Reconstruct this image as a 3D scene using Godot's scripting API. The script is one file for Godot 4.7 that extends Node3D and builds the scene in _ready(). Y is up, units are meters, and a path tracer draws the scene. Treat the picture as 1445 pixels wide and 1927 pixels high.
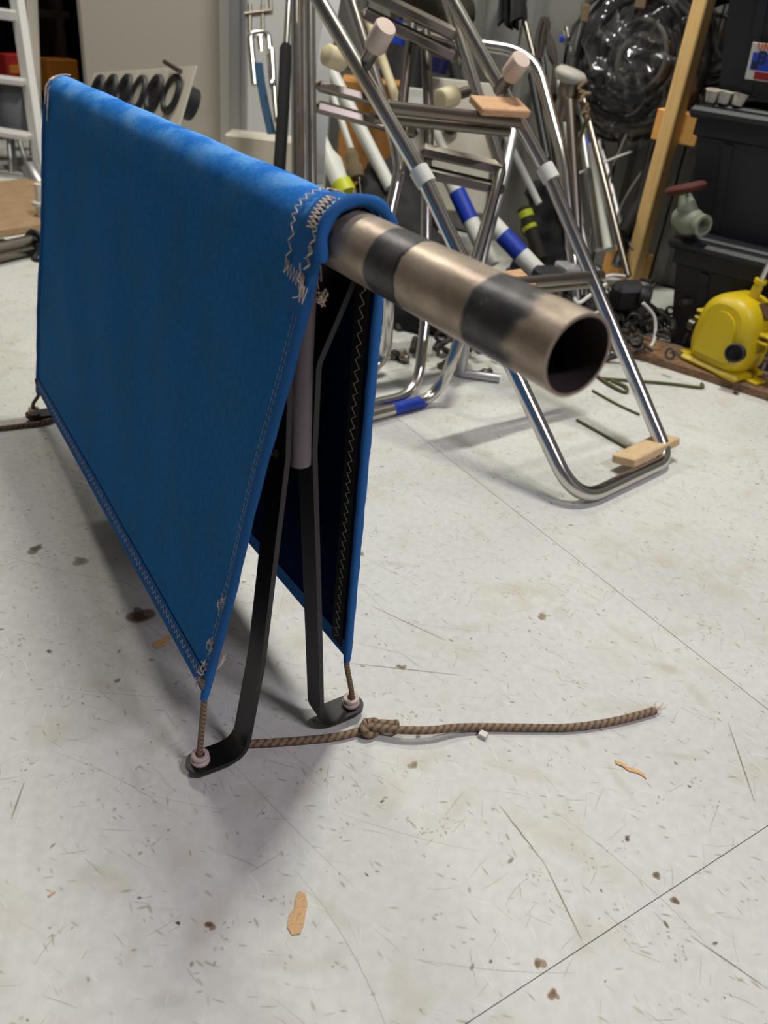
extends Node3D
# A workshop floor with a canvas covered stand, boarding ladders and boat gear behind it. y up, metres.

const RN := Vector3(0.9292, 0, -0.3697)   # towards the right hand wall
const RU := Vector3(-0.3697, 0, -0.9292)  # towards the back wall
var M := {}
var names := {}
var rng := RandomNumberGenerator.new()

# ---------------------------------------------------------------- mesh building
class MB:
	var v := PackedVector3Array()
	var n := PackedVector3Array()
	var uv := PackedVector2Array()
	func tri(a: Vector3, b: Vector3, c: Vector3, na: Vector3, nb: Vector3, nc: Vector3, ua := Vector2.ZERO, ub := Vector2.ZERO, uc := Vector2.ZERO) -> void:
		var f := (c - a).cross(b - a)
		if f.length_squared() < 1e-18:
			return
		if f.dot(na + nb + nc) < 0.0:
			v.append_array([a, c, b]); n.append_array([na, nc, nb]); uv.append_array([ua, uc, ub])
		else:
			v.append_array([a, b, c]); n.append_array([na, nb, nc]); uv.append_array([ua, ub, uc])
	func quad(a: Vector3, b: Vector3, c: Vector3, d: Vector3, nn: Vector3, us := [Vector2(0, 0), Vector2(1, 0), Vector2(1, 1), Vector2(0, 1)]) -> void:
		tri(a, b, c, nn, nn, nn, us[0], us[1], us[2])
		tri(a, c, d, nn, nn, nn, us[0], us[2], us[3])
	func flat(a: Vector3, b: Vector3, c: Vector3, out: Vector3) -> void:
		var f := (b - a).cross(c - a).normalized()
		if f.dot(out) < 0.0:
			f = -f
		tri(a, b, c, f, f, f)
	# rows of points, smooth; sgn turns the normals; wrap closes each row
	func grid(rows: Array, sgn := 1.0, wrap := false, uvs := [], us := Vector2(1, 1)) -> void:
		var R := rows.size()
		var C: int = rows[0].size()
		var ns := []
		for i in R:
			var nr := PackedVector3Array()
			for j in C:
				var i0 := maxi(i - 1, 0)
				var i1 := mini(i + 1, R - 1)
				var j0 := j - 1
				var j1 := j + 1
				if wrap:
					j0 = (j - 1 + C - 1) % (C - 1)
					j1 = (j + 1) % (C - 1)
				else:
					j0 = maxi(j0, 0)
					j1 = mini(j1, C - 1)
				var q: Vector3 = (rows[i1][j] - rows[i0][j]).cross(rows[i][j1] - rows[i][j0])
				nr.append(q.normalized() * sgn)
			ns.append(nr)
		for i in R - 1:
			for j in C - 1:
				var ua: Vector2
				var ub: Vector2
				var uc: Vector2
				var ud: Vector2
				if uvs.size():
					ua = uvs[i][j]; ub = uvs[i][j + 1]; uc = uvs[i + 1][j + 1]; ud = uvs[i + 1][j]
				else:
					ua = Vector2(float(j) / (C - 1), float(i) / (R - 1)) * us
					ub = Vector2(float(j + 1) / (C - 1), float(i) / (R - 1)) * us
					uc = Vector2(float(j + 1) / (C - 1), float(i + 1) / (R - 1)) * us
					ud = Vector2(float(j) / (C - 1), float(i + 1) / (R - 1)) * us
				tri(rows[i][j], rows[i][j + 1], rows[i + 1][j + 1], ns[i][j], ns[i][j + 1], ns[i + 1][j + 1], ua, ub, uc)
				tri(rows[i][j], rows[i + 1][j + 1], rows[i + 1][j], ns[i][j], ns[i + 1][j + 1], ns[i + 1][j], ua, uc, ud)
	func tube(p: Array, r, sides := 12, caps := true, vs := 1.0) -> void:
		var m := p.size()
		var t := []
		for i in m:
			t.append((Vector3(p[mini(i + 1, m - 1)]) - Vector3(p[maxi(i - 1, 0)])).normalized())
		var a := Vector3(0, 1, 0) if absf(t[0].y) < 0.9 else Vector3(1, 0, 0)
		var x: Vector3 = (a - t[0] * a.dot(t[0])).normalized()
		var len := 0.0
		var pv := PackedVector3Array()
		var pn := PackedVector3Array()
		var pl := 0.0
		for i in m:
			x = (x - t[i] * x.dot(t[i])).normalized()
			var y: Vector3 = t[i].cross(x)
			var rr: float = r[i] if r is Array else r
			var cv := PackedVector3Array()
			var cn := PackedVector3Array()
			for k in sides + 1:
				var g := TAU * k / sides
				var d := x * cos(g) + y * sin(g)
				cv.append(Vector3(p[i]) + d * rr)
				cn.append(d)
			if i > 0:
				len += Vector3(p[i]).distance_to(p[i - 1])
				for k in sides:
					var u0 := float(k) / sides
					var u1 := float(k + 1) / sides
					tri(pv[k], pv[k + 1], cv[k + 1], pn[k], pn[k + 1], cn[k + 1], Vector2(u0, pl * vs), Vector2(u1, pl * vs), Vector2(u1, len * vs))
					tri(pv[k], cv[k + 1], cv[k], pn[k], cn[k + 1], cn[k], Vector2(u0, pl * vs), Vector2(u1, len * vs), Vector2(u0, len * vs))
			if caps and (i == 0 or i == m - 1):
				var e: Vector3 = -t[i] if i == 0 else t[i]
				for k in sides:
					tri(p[i], cv[k], cv[k + 1], e, e, e)
			pv = cv; pn = cn; pl = len
	# chamfered box, half sizes along the axes of b
	func box(c: Vector3, s: Vector3, b := Basis(), ch := 0.002) -> void:
		var h := s * 0.5
		var k := minf(ch, minf(h.x, minf(h.y, h.z)) * 0.9)
		for ax in 3:
			for sg in [-1.0, 1.0]:
				var e1 := (ax + 1) % 3
				var e2 := (ax + 2) % 3
				var q := []
				for w in [[-1, -1], [1, -1], [1, 1], [-1, 1]]:
					var p := Vector3()
					p[ax] = sg * h[ax]
					p[e1] = w[0] * (h[e1] - k)
					p[e2] = w[1] * (h[e2] - k)
					q.append(c + b * p)
				var nn := Vector3()
				nn[ax] = sg
				quad(q[0], q[1], q[2], q[3], (b * nn).normalized())
		for ax in 3:
			var e1 := (ax + 1) % 3
			var e2 := (ax + 2) % 3
			for s1 in [-1.0, 1.0]:
				for s2 in [-1.0, 1.0]:
					var q := []
					for w in [[-1, 0], [1, 0], [1, 1], [-1, 1]]:
						var p := Vector3()
						p[ax] = w[0] * (h[ax] - k)
						p[e1] = s1 * (h[e1] - (k if w[1] else 0.0))
						p[e2] = s2 * (h[e2] - (0.0 if w[1] else k))
						q.append(c + b * p)
					var nn := Vector3()
					nn[e1] = s1
					nn[e2] = s2
					quad(q[0], q[1], q[2], q[3], (b * nn).normalized())
		for s0 in [-1.0, 1.0]:
			for s1 in [-1.0, 1.0]:
				for s2 in [-1.0, 1.0]:
					var sv := Vector3(s0, s1, s2)
					var q := []
					for ax in 3:
						var p := (h - Vector3(k, k, k)) * sv
						p[ax] = h[ax] * sv[ax]
						q.append(c + b * p)
					flat(q[0], q[1], q[2], b * sv)
	# profile of (radius, height) turned about the y axis of xf
	func lathe(pr: Array, xf: Transform3D, sides := 20) -> void:
		var m := pr.size()
		var sn := []
		for i in m - 1:
			var d: Vector2 = (pr[i + 1] - pr[i]).normalized()
			sn.append(Vector2(d.y, -d.x))
		for i in m - 1:
			var n0: Vector2 = sn[i]
			var n1: Vector2 = sn[i]
			if i > 0 and sn[i - 1].dot(sn[i]) > 0.6:
				n0 = (sn[i - 1] + sn[i]).normalized()
			if i < m - 2 and sn[i + 1].dot(sn[i]) > 0.6:
				n1 = (sn[i + 1] + sn[i]).normalized()
			for k in sides:
				var g0 := TAU * k / sides
				var g1 := TAU * (k + 1) / sides
				var d0 := Vector3(cos(g0), 0, sin(g0))
				var d1 := Vector3(cos(g1), 0, sin(g1))
				var a: Vector3 = xf * (d0 * pr[i].x + Vector3(0, pr[i].y, 0))
				var bb: Vector3 = xf * (d1 * pr[i].x + Vector3(0, pr[i].y, 0))
				var c: Vector3 = xf * (d1 * pr[i + 1].x + Vector3(0, pr[i + 1].y, 0))
				var d: Vector3 = xf * (d0 * pr[i + 1].x + Vector3(0, pr[i + 1].y, 0))
				var na: Vector3 = (xf.basis * (d0 * n0.x + Vector3(0, n0.y, 0))).normalized()
				var nb: Vector3 = (xf.basis * (d1 * n0.x + Vector3(0, n0.y, 0))).normalized()
				var nc: Vector3 = (xf.basis * (d1 * n1.x + Vector3(0, n1.y, 0))).normalized()
				var nd: Vector3 = (xf.basis * (d0 * n1.x + Vector3(0, n1.y, 0))).normalized()
				var v0 := float(i) / (m - 1)
				var v1 := float(i + 1) / (m - 1)
				tri(a, bb, c, na, nb, nc, Vector2(float(k) / sides, v0), Vector2(float(k + 1) / sides, v0), Vector2(float(k + 1) / sides, v1))
				tri(a, c, d, na, nc, nd, Vector2(float(k) / sides, v0), Vector2(float(k + 1) / sides, v1), Vector2(float(k) / sides, v1))
	# flat strip of width w (along axis ax) and thickness th along p
	func strap(p: Array, ax: Vector3, w: float, th: float) -> void:
		var m := p.size()
		var nr := []
		for i in m:
			var t: Vector3 = (Vector3(p[mini(i + 1, m - 1)]) - Vector3(p[maxi(i - 1, 0)])).normalized()
			nr.append(t.cross(ax).normalized())
		for i in m - 1:
			var a: Vector3 = p[i]
			var b: Vector3 = p[i + 1]
			var h := ax.normalized() * w * 0.5
			var t0: Vector3 = nr[i] * th * 0.5
			var t1: Vector3 = nr[i + 1] * th * 0.5
			tri(a - h + t0, a + h + t0, b + h + t1, nr[i], nr[i], nr[i + 1])
			tri(a - h + t0, b + h + t1, b - h + t1, nr[i], nr[i + 1], nr[i + 1])
			tri(a - h - t0, a + h - t0, b + h - t1, -nr[i], -nr[i], -nr[i + 1])
			tri(a - h - t0, b + h - t1, b - h - t1, -nr[i], -nr[i + 1], -nr[i + 1])
			quad(a + h + t0, a + h - t0, b + h - t1, b + h + t1, ax.normalized())
			quad(a - h + t0, a - h - t0, b - h - t1, b - h + t1, -ax.normalized())
		for e in [0, m - 1]:
			var h := ax.normalized() * w * 0.5
			var t0: Vector3 = nr[e] * th * 0.5
			var t: Vector3 = (Vector3(p[mini(e + 1, m - 1)]) - Vector3(p[maxi(e - 1, 0)])).normalized()
			quad(p[e] - h + t0, p[e] + h + t0, p[e] + h - t0, p[e] - h - t0, -t if e == 0 else t)
	# polygon in the xy plane of xf, thickness d along its z (from 0 to d)
	func prism(poly: Array, d: float, xf: Transform3D) -> void:
		var pk := PackedVector2Array(poly)
		var ix := Geometry2D.triangulate_polygon(pk)
		var z := xf.basis.z.normalized()
		for i in range(0, ix.size(), 3):
			var a := pk[ix[i]]
			var b := pk[ix[i + 1]]
			var c := pk[ix[i + 2]]
			tri(xf * Vector3(a.x, a.y, 0), xf * Vector3(b.x, b.y, 0), xf * Vector3(c.x, c.y, 0), -z, -z, -z, a, b, c)
			tri(xf * Vector3(a.x, a.y, d), xf * Vector3(b.x, b.y, d), xf * Vector3(c.x, c.y, d), z, z, z, a, b, c)
		var area := 0.0
		for i in pk.size():
			var a := pk[i]
			var b := pk[(i + 1) % pk.size()]
			area += a.cross(b)
		for i in pk.size():
			var a := pk[i]
			var b := pk[(i + 1) % pk.size()]
			var o := (b - a).normalized()
			var nn := xf.basis * Vector3(o.y, -o.x, 0) * signf(area)
			quad(xf * Vector3(a.x, a.y, 0), xf * Vector3(b.x, b.y, 0), xf * Vector3(b.x, b.y, d), xf * Vector3(a.x, a.y, d), nn.normalized())
	func torus(xf: Transform3D, R: float, r: float, n1 := 32, n2 := 10) -> void:
		var pr := []
		for k in n2 + 1:
			pr.append(Vector2(R + r * cos(TAU * k / n2), r * sin(TAU * k / n2)))
		lathe(pr, xf, n1)
	func mesh(off: Vector3) -> ArrayMesh:
		var w := PackedVector3Array()
		w.resize(v.size())
		for i in v.size():
			w[i] = v[i] - off
		var arr := []
		arr.resize(Mesh.ARRAY_MAX)
		arr[Mesh.ARRAY_VERTEX] = w
		arr[Mesh.ARRAY_NORMAL] = n
		arr[Mesh.ARRAY_TEX_UV] = uv
		var m := ArrayMesh.new()
		m.add_surface_from_arrays(Mesh.PRIMITIVE_TRIANGLES, arr)
		return m

func fillet(p: Array, r, seg := 8) -> Array:
	var o := [p[0]]
	for i in range(1, p.size() - 1):
		var a: Vector3 = (Vector3(p[i - 1]) - Vector3(p[i])).normalized()
		var b: Vector3 = (Vector3(p[i + 1]) - Vector3(p[i])).normalized()
		var rr: float = r[i - 1] if r is Array else r
		var ang := acos(clampf(a.dot(b), -1, 1))
		var d := minf(rr / tan(ang / 2), minf(Vector3(p[i]).distance_to(p[i - 1]), Vector3(p[i]).distance_to(p[i + 1])) * 0.49)
		for k in seg + 1:
			var t := float(k) / seg
			var q0: Vector3 = Vector3(p[i]) + a * d
			var q2: Vector3 = Vector3(p[i]) + b * d
			o.append(q0.lerp(p[i], t).lerp(Vector3(p[i]).lerp(q2, t), t))
	o.append(p[-1])
	return o

func spline(p: Array, seg := 8) -> Array:
	var o := []
	for i in p.size() - 1:
		var a: Vector3 = p[maxi(i - 1, 0)]
		var b: Vector3 = p[i]
		var c: Vector3 = p[i + 1]
		var d: Vector3 = p[mini(i + 2, p.size() - 1)]
		for k in seg:
			o.append(b.cubic_interpolate(c, a, d, float(k) / seg))
	o.append(p[-1])
	return o

func ext(a: Vector3, b: Vector3, by: float) -> Vector3:  # the point beyond b on the line a b
	return b + (b - a).normalized() * by

func axis(at: Vector3, y: Vector3) -> Transform3D:  # a frame whose y points along y
	var yy := y.normalized()
	var x := yy.cross(Vector3(0, 0, 1))
	if x.length() < 0.1:
		x = yy.cross(Vector3(1, 0, 0))
	x = x.normalized()
	return Transform3D(Basis(x, yy, x.cross(yy)), at)

func frame(x: Vector3, up: Vector3) -> Basis:  # x along x, y near up
	var xx := x.normalized()
	var z := xx.cross(up).normalized()
	return Basis(xx, z.cross(xx), z)

func rm(n: float, y: float, u: float) -> Vector3:  # a point by its distance towards the right wall, height, distance towards the back wall
	return RN * n + Vector3(0, y, 0) + RU * u

# ---------------------------------------------------------------- the tree of things
func numbered(s: String) -> String:
	var k: int = names.get(s, 0)
	names[s] = k + 1
	return s if k == 0 else "%s_%03d" % [s, k]

func tag(o: Node3D, label: String, category: String, group := "") -> Node3D:
	o.set_meta("label", label)
	o.set_meta("category", category)
	if group:
		o.set_meta("group", group)
	return o

func thing(called: String, at: Vector3, label: String, category: String, group := "") -> Node3D:
	var o := Node3D.new()
	o.name = numbered(called)
	add_child(o, true)
	o.position = at
	return tag(o, label, category, group)

func part(called: String, mb: MB, m: Material, parent: Node3D) -> MeshInstance3D:
	var o := MeshInstance3D.new()
	o.name = called
	var off := Vector3.ZERO
	var p: Node = parent
	while p != self:
		off += (p as Node3D).position
		p = p.get_parent()
	o.mesh = mb.mesh(off)
	o.material_override = m
	parent.add_child(o, true)
	return o

func solo(called: String, at: Vector3, mb: MB, m: Material, label: String, category: String, group := "") -> MeshInstance3D:
	var o := MeshInstance3D.new()
	o.name = numbered(called)
	o.mesh = mb.mesh(at)
	o.material_override = m
	add_child(o, true)
	o.position = at
	tag(o, label, category, group)
	return o

func struct(called: String, mb: MB, m: Material) -> MeshInstance3D:
	var o := MeshInstance3D.new()
	o.name = called
	o.mesh = mb.mesh(Vector3.ZERO)
	o.material_override = m
	o.set_meta("kind", "structure")
	add_child(o, true)
	return o

# ---------------------------------------------------------------- materials
func mat(called: String, c: Color, rough := 0.6, metal := 0.0) -> StandardMaterial3D:
	var m := StandardMaterial3D.new()
	m.resource_name = called
	m.albedo_color = c
	m.roughness = rough
	m.metallic = metal
	M[called] = m
	return m

func noise(seed_: int, f: float, oct := 4) -> FastNoiseLite:
	var z := FastNoiseLite.new()
	z.seed = seed_
	z.frequency = f
	z.fractal_octaves = oct
	return z

func noise_tex(seed_: int, f: float, ramp: Array, size := 512, oct := 4) -> NoiseTexture2D:
	var t := NoiseTexture2D.new()
	t.width = size
	t.height = size
	t.seamless = true
	t.noise = noise(seed_, f, oct)
	var g := Gradient.new()
	var offs := PackedFloat32Array()
	var cols := PackedColorArray()
	for e in ramp:
		offs.append(e[0])
		cols.append(e[1])
	g.offsets = offs
	g.colors = cols
	t.color_ramp = g
	return t

func bump_tex(seed_: int, f: float, strength: float, size := 512) -> NoiseTexture2D:
	var t := NoiseTexture2D.new()
	t.width = size
	t.height = size
	t.seamless = true
	t.noise = noise(seed_, f, 5)
	t.as_normal_map = true
	t.bump_strength = strength
	return t

func grained(called: String, a: Color, b: Color, rough: float, f: float, metal := 0.0, scale := Vector3(1, 1, 1), bump := 0.0) -> StandardMaterial3D:
	var m := mat(called, Color.WHITE, rough, metal)
	m.albedo_texture = noise_tex(called.hash() % 1000, f, [[0.25, a], [0.75, b]])
	m.uv1_triplanar = true
	m.uv1_scale = scale
	if bump > 0.0:
		m.normal_enabled = true
		m.normal_texture = bump_tex(called.hash() % 777, f * 2.0, bump)
	return m

func blot(im: Image, c: Vector2, rx: float, ry: float, ang: float, col: Color, a: float, soft := 1.5) -> void:
	var w := im.get_width()
	var h := im.get_height()
	var r := int(ceil(maxf(rx, ry))) + 1
	var ca := cos(ang)
	var sa := sin(ang)
	for y in range(int(c.y) - r, int(c.y) + r + 1):
		for x in range(int(c.x) - r, int(c.x) + r + 1):
			var d := Vector2(x, y) - c
			var q := Vector2((d.x * ca + d.y * sa) / rx, (-d.x * sa + d.y * ca) / ry).length()
			if q >= 1.0:
				continue
			var k := a * minf(1.0, (1.0 - q) * soft)
			var px := posmod(x, w)
			var py := posmod(y, h)
			im.set_pixel(px, py, im.get_pixel(px, py).lerp(col, k))

func scratch(im: Image, c: Vector2, len: float, ang: float, bend: float, col: Color, a: float, wd := 1.0) -> void:
	var w := im.get_width()
	var h := im.get_height()
	var p := c
	var g := ang
	for i in int(len):
		var fade := sin(PI * (i + 0.5) / len)
		for k in int(ceil(wd)):
			var q := p + Vector2(-sin(g), cos(g)) * k
			var px := posmod(int(q.x), w)
			var py := posmod(int(q.y), h)
			im.set_pixel(px, py, im.get_pixel(px, py).lerp(col, a * (0.35 + 0.65 * fade)))
		p += Vector2(cos(g), sin(g))
		g += bend

func floor_material() -> StandardMaterial3D:
	const S := 2048
	var lo := noise(5, 0.004, 4).get_seamless_image(S / 4, S / 4)
	lo.resize(S, S, Image.INTERPOLATE_CUBIC)
	var fine := noise(9, 0.09, 3).get_seamless_image(S / 2, S / 2)
	fine.resize(S, S, Image.INTERPOLATE_BILINEAR)
	var a := lo.get_data()
	var b := fine.get_data()
	var o := PackedByteArray()
	o.resize(S * S * 3)
	for i in S * S:
		var k := 204 + (a[i] - 128) * 0.08 + (b[i] - 128) * 0.05
		o[i * 3] = int(k + 1)
		o[i * 3 + 1] = int(k + 1)
		o[i * 3 + 2] = int(k - 5)
	var im := Image.create_from_data(S, S, false, Image.FORMAT_RGB8, o)
	rng.seed = 11
	var tan_ := Color(0.50, 0.44, 0.34)
	var dark := Color(0.30, 0.26, 0.21)
	var pale := Color(0.93, 0.93, 0.91)
	for i in 300:
		blot(im, Vector2(rng.randf() * S, rng.randf() * S), rng.randf_range(20, 75), rng.randf_range(10, 40), rng.randf() * PI, Color(0.72, 0.67, 0.56), rng.randf_range(0.08, 0.26))
	for i in 120:
		blot(im, Vector2(rng.randf() * S, rng.randf() * S), rng.randf_range(15, 60), rng.randf_range(8, 25), rng.randf() * PI, Color(0.66, 0.62, 0.53), rng.randf_range(0.08, 0.25))
	for i in 1900:
		var g := rng.randf_range(-0.5, 0.5) + (0.9 if rng.randf() < 0.6 else 2.6)
		scratch(im, Vector2(rng.randf() * S, rng.randf() * S), rng.randf_range(6, 55), g, rng.randf_range(-0.01, 0.01), tan_.lerp(dark, rng.randf() * 0.5), rng.randf_range(0.12, 0.45))
	for i in 2600:
		scratch(im, Vector2(rng.randf() * S, rng.randf() * S), rng.randf_range(6, 40), rng.randf_range(0.6, 2.2), 0.0, pale, rng.randf_range(0.2, 0.6))
	for i in 3400:
		var c := tan_.lerp(Color(0.62, 0.57, 0.44), rng.randf())
		blot(im, Vector2(rng.randf() * S, rng.randf() * S), rng.randf_range(3, 10), rng.randf_range(1.0, 2.6), rng.randf_range(0.3, 1.9), c, rng.randf_range(0.2, 0.6))
	for i in 60:
		scratch(im, Vector2(rng.randf() * S, rng.randf() * S), rng.randf_range(100, 330), rng.randf_range(0.5, 1.4), rng.randf_range(-0.002, 0.002), tan_, rng.randf_range(0.25, 0.5))
	for i in 520:
		var s := rng.randf_range(0.8, 3.0)
		blot(im, Vector2(rng.randf() * S, rng.randf() * S), s * rng.randf_range(1, 2.6), s, rng.randf() * PI, tan_.lerp(dark, rng.randf()), rng.randf_range(0.35, 0.9), 2.0)
	for i in 420:
		var c := Vector2(rng.randf() * S, rng.randf() * S)
		for k in rng.randi_range(3, 9):
			blot(im, c + Vector2(rng.randfn() * 12, rng.randfn() * 6), rng.randf_range(1.2, 4.5), rng.randf_range(0.8, 2.2), rng.randf() * PI, tan_, rng.randf_range(0.2, 0.6), 2.0)
	# marks that have a place of their own: (x, z) in metres
	var spots := [[Vector3(0.3903, 0, -0.228), 0.007, Color(0.42, 0.31, 0.2)], [Vector3(0.3836, 0, -0.1989), 0.0065, Color(0.42, 0.31, 0.2)], [Vector3(0.559, 0, -0.235), 0.006, Color(0.4, 0.3, 0.2)],
		[Vector3(0.5532, 0, -0.2089), 0.006, Color(0.38, 0.29, 0.2)], [Vector3(0.5634, 0, -0.2812), 0.005, Color(0.35, 0.3, 0.25)], [Vector3(0.1212, 0, -0.4149), 0.0032, Color(0.1, 0.1, 0.1)],
		[Vector3(0.1365, 0, -1.0433), 0.013, Color(0.24, 0.2, 0.15)], [Vector3(0.1829, 0, -0.9887), 0.014, Color(0.36, 0.31, 0.24)], [Vector3(0.2219, 0, -0.838), 0.024, Color(0.27, 0.2, 0.12)], [Vector3(0.4868, 0, -0.6052), 0.008, Color(0.42, 0.38, 0.29)],
		[Vector3(0.5624, 0, -0.8416), 0.010, Color(0.42, 0.38, 0.29)], [Vector3(0.1462, 0, -0.399), 0.006, Color(0.36, 0.26, 0.17)], [Vector3(0.1038, 0, -0.8207), 0.004, Color(0.25, 0.2, 0.15)], [Vector3(0.1624, 0, -0.736), 0.005, Color(0.35, 0.28, 0.2)],
		[Vector3(0.7258, 0, -0.6023), 0.011, Color(0.55, 0.49, 0.38)], [Vector3(0.4405, 0, -0.4991), 0.004, Color(0.42, 0.36, 0.28)], [Vector3(0.414, 0, -0.4649), 0.008, Color(0.5, 0.44, 0.34)]]
	for s in spots:
		var c := Vector2(s[0].x, s[0].z) / 1.6 * S
		for k in 5:
			blot(im, c + Vector2(rng.randfn(), rng.randfn()) * s[1] * 320.0, s[1] * 900.0 * rng.randf_range(0.5, 1.0), s[1] * 900.0 * rng.randf_range(0.4, 0.9), rng.randf() * PI, s[2], 0.6, 3.0)
	var longs := [[Vector3(0.4671, 0, -0.3777), Vector3(0.464, 0, -0.3004)], [Vector3(0.464, 0, -0.3004), Vector3(0.4415, 0, -0.2224)], [Vector3(0.8055, 0, -0.3394), Vector3(0.7309, 0, -0.2445)], [Vector3(0.5156, 0, -0.726), Vector3(0.5697, 0, -0.6206)], [Vector3(0.4201, 0, -0.6472), Vector3(0.5499, 0, -0.5574)],
		[Vector3(0.5391, 0, -0.175), Vector3(0.563, 0, -0.106)], [Vector3(0.0158, 0, -0.5947), Vector3(0.0364, 0, -0.6347)]]
	for l in longs:
		var p := Vector2(l[0].x, l[0].z) / 1.6 * S
		var q := Vector2(l[1].x, l[1].z) / 1.6 * S
		scratch(im, p, p.distance_to(q), (q - p).angle(), 0.0, Color(0.42, 0.36, 0.27), 0.75, 2.0)
	var m := mat("painted_floor", Color.WHITE, 0.46)
	m.albedo_texture = ImageTexture.create_from_image(im)
	m.metallic_specular = 0.4
	m.normal_enabled = true
	m.normal_texture = bump_tex(31, 0.06, 2.0, 1024)
	m.normal_scale = 0.14
	return m

func canvas_material() -> StandardMaterial3D:
	const W := 1024
	const H := 1024
	var lo := noise(3, 0.008, 4).get_image(W, H).get_data()
	var hi := noise(4, 0.11, 3).get_image(W, H).get_data()
	var im := Image.create(W, H, false, Image.FORMAT_RGB8)
	var blue := Color(0.15, 0.42, 0.67)
	var worn := Color(0.52, 0.73, 0.96)
	var fade := Color(0.15, 0.46, 0.84)
	var soil := Color(0.27, 0.38, 0.46)
	# v runs over the cross section: 0.5 is the ridge
	for y in H:
		var ridge := absf(y / float(H) - 0.5)
		var top := clampf(1.0 - ridge / 0.105, 0.0, 1.0)
		var weave_y := 0.03 * ((y & 1) - 0.5)
		for x in W:
			var i := y * W + x
			var k: float = (lo[i] - 128) / 128.0
			var g: float = (hi[i] - 128) / 128.0
			var w: float = clampf(top * (0.62 + 1.3 * k) + g * 0.15 * top, 0.0, 0.8)
			var c := blue.lerp(fade, top * 0.8).lerp(worn, w * 0.75)
			c = c.lerp(soil, clampf(0.08 + k * 0.35 + g * 0.1, 0.0, 0.26) * (1.0 - top))
			var f := 1.0 + g * 0.07 + weave_y
			im.set_pixel(x, y, Color(c.r * f, c.g * f, c.b * f))
	var m := mat("blue_canvas", Color.WHITE, 0.78)
	m.albedo_texture = ImageTexture.create_from_image(im)
	m.texture_repeat = false
	m.metallic_specular = 0.12
	m.normal_enabled = true
	m.normal_texture = bump_tex(8, 0.02, 2.0, 512)
	m.normal_scale = 0.3
	return m

func pipe_material() -> StandardMaterial3D:
	const W := 256
	const H := 1024
	var nz := noise(21, 0.02, 4)
	var im := Image.create(W, H, false, Image.FORMAT_RGB8)
	var steel := Color(0.70, 0.64, 0.57)
	var dk := Color(0.25, 0.25, 0.265)
	for y in H:
		var s := y / float(H) * 0.30
		for x in W:
			var q := nz.get_noise_3d(cos(x * TAU / W) * 60.0, sin(x * TAU / W) * 60.0, y * 0.35)
			var e := s + q * 0.004
			var b1 := smoothstep(0.153, 0.157, e) * (1.0 - smoothstep(0.192, 0.196, e))
			var b2 := smoothstep(0.026, 0.040, e + q * 0.006) * (1.0 - smoothstep(0.075, 0.079, e))
			var c := steel.lerp(Color(0.56, 0.50, 0.44), clampf(0.3 + q * 0.9, 0, 1))
			c = c.lerp(dk, clampf(maxf(b1, b2) * (0.93 + q * 0.3), 0, 1))
			if absf(e - 0.156) < 0.0016:
				c = c.lerp(Color(0.08, 0.08, 0.09), 0.7)
			im.set_pixel(x, y, c)
	rng.seed = 5
	for i in 60:
		blot(im, Vector2(rng.randf() * W, rng.randf() * 520), rng.randf_range(0.8, 2.5), rng.randf_range(1, 5), rng.randf() * PI, Color(0.70, 0.65, 0.56), 0.5)
	var m := mat("stand_pipe", Color.WHITE, 0.40, 0.55)
	m.albedo_texture = ImageTexture.create_from_image(im)
	m.texture_repeat = false
	m.normal_enabled = true
	m.normal_texture = bump_tex(17, 0.05, 1.0, 256)
	m.normal_scale = 0.25
	return m

func rope_material() -> StandardMaterial3D:
	const S := 64
	var im := Image.create(S, S, false, Image.FORMAT_RGB8)
	var hm := Image.create(S, S, false, Image.FORMAT_RGB8)
	for y in S:
		for x in S:
			var u := x / float(S)
			var v_ := y / float(S)
			var a := absf(sin(PI * (u * 2.0 + v_ * 2.0)))
			var b := absf(sin(PI * (u * 2.0 - v_ * 2.0)))
			var k := maxf(a, b) if (int(u * 4) + int(v_ * 4)) % 2 == 0 else minf(a, b) + 0.35
			k = clampf(k, 0.0, 1.0)
			im.set_pixel(x, y, Color(0.26, 0.205, 0.15).lerp(Color(0.55, 0.465, 0.37), k))
			hm.set_pixel(x, y, Color(k, k, k))
	hm.bump_map_to_normal_map(4.0)
	var m := mat("brown_rope", Color.WHITE, 0.85)
	m.albedo_texture = ImageTexture.create_from_image(im)
	m.normal_enabled = true
	m.normal_texture = ImageTexture.create_from_image(hm)
	return m

func wood(called: String, a: Color, b: Color, dir := Vector3(1, 12, 12)) -> StandardMaterial3D:
	var m := mat(called, Color.WHITE, 0.62)
	m.albedo_texture = noise_tex(called.hash() % 900, 0.02, [[0.2, a], [0.5, b], [0.8, a.lerp(b, 0.4)]], 256)
	m.uv1_triplanar = true
	m.uv1_scale = dir
	return m

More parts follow.
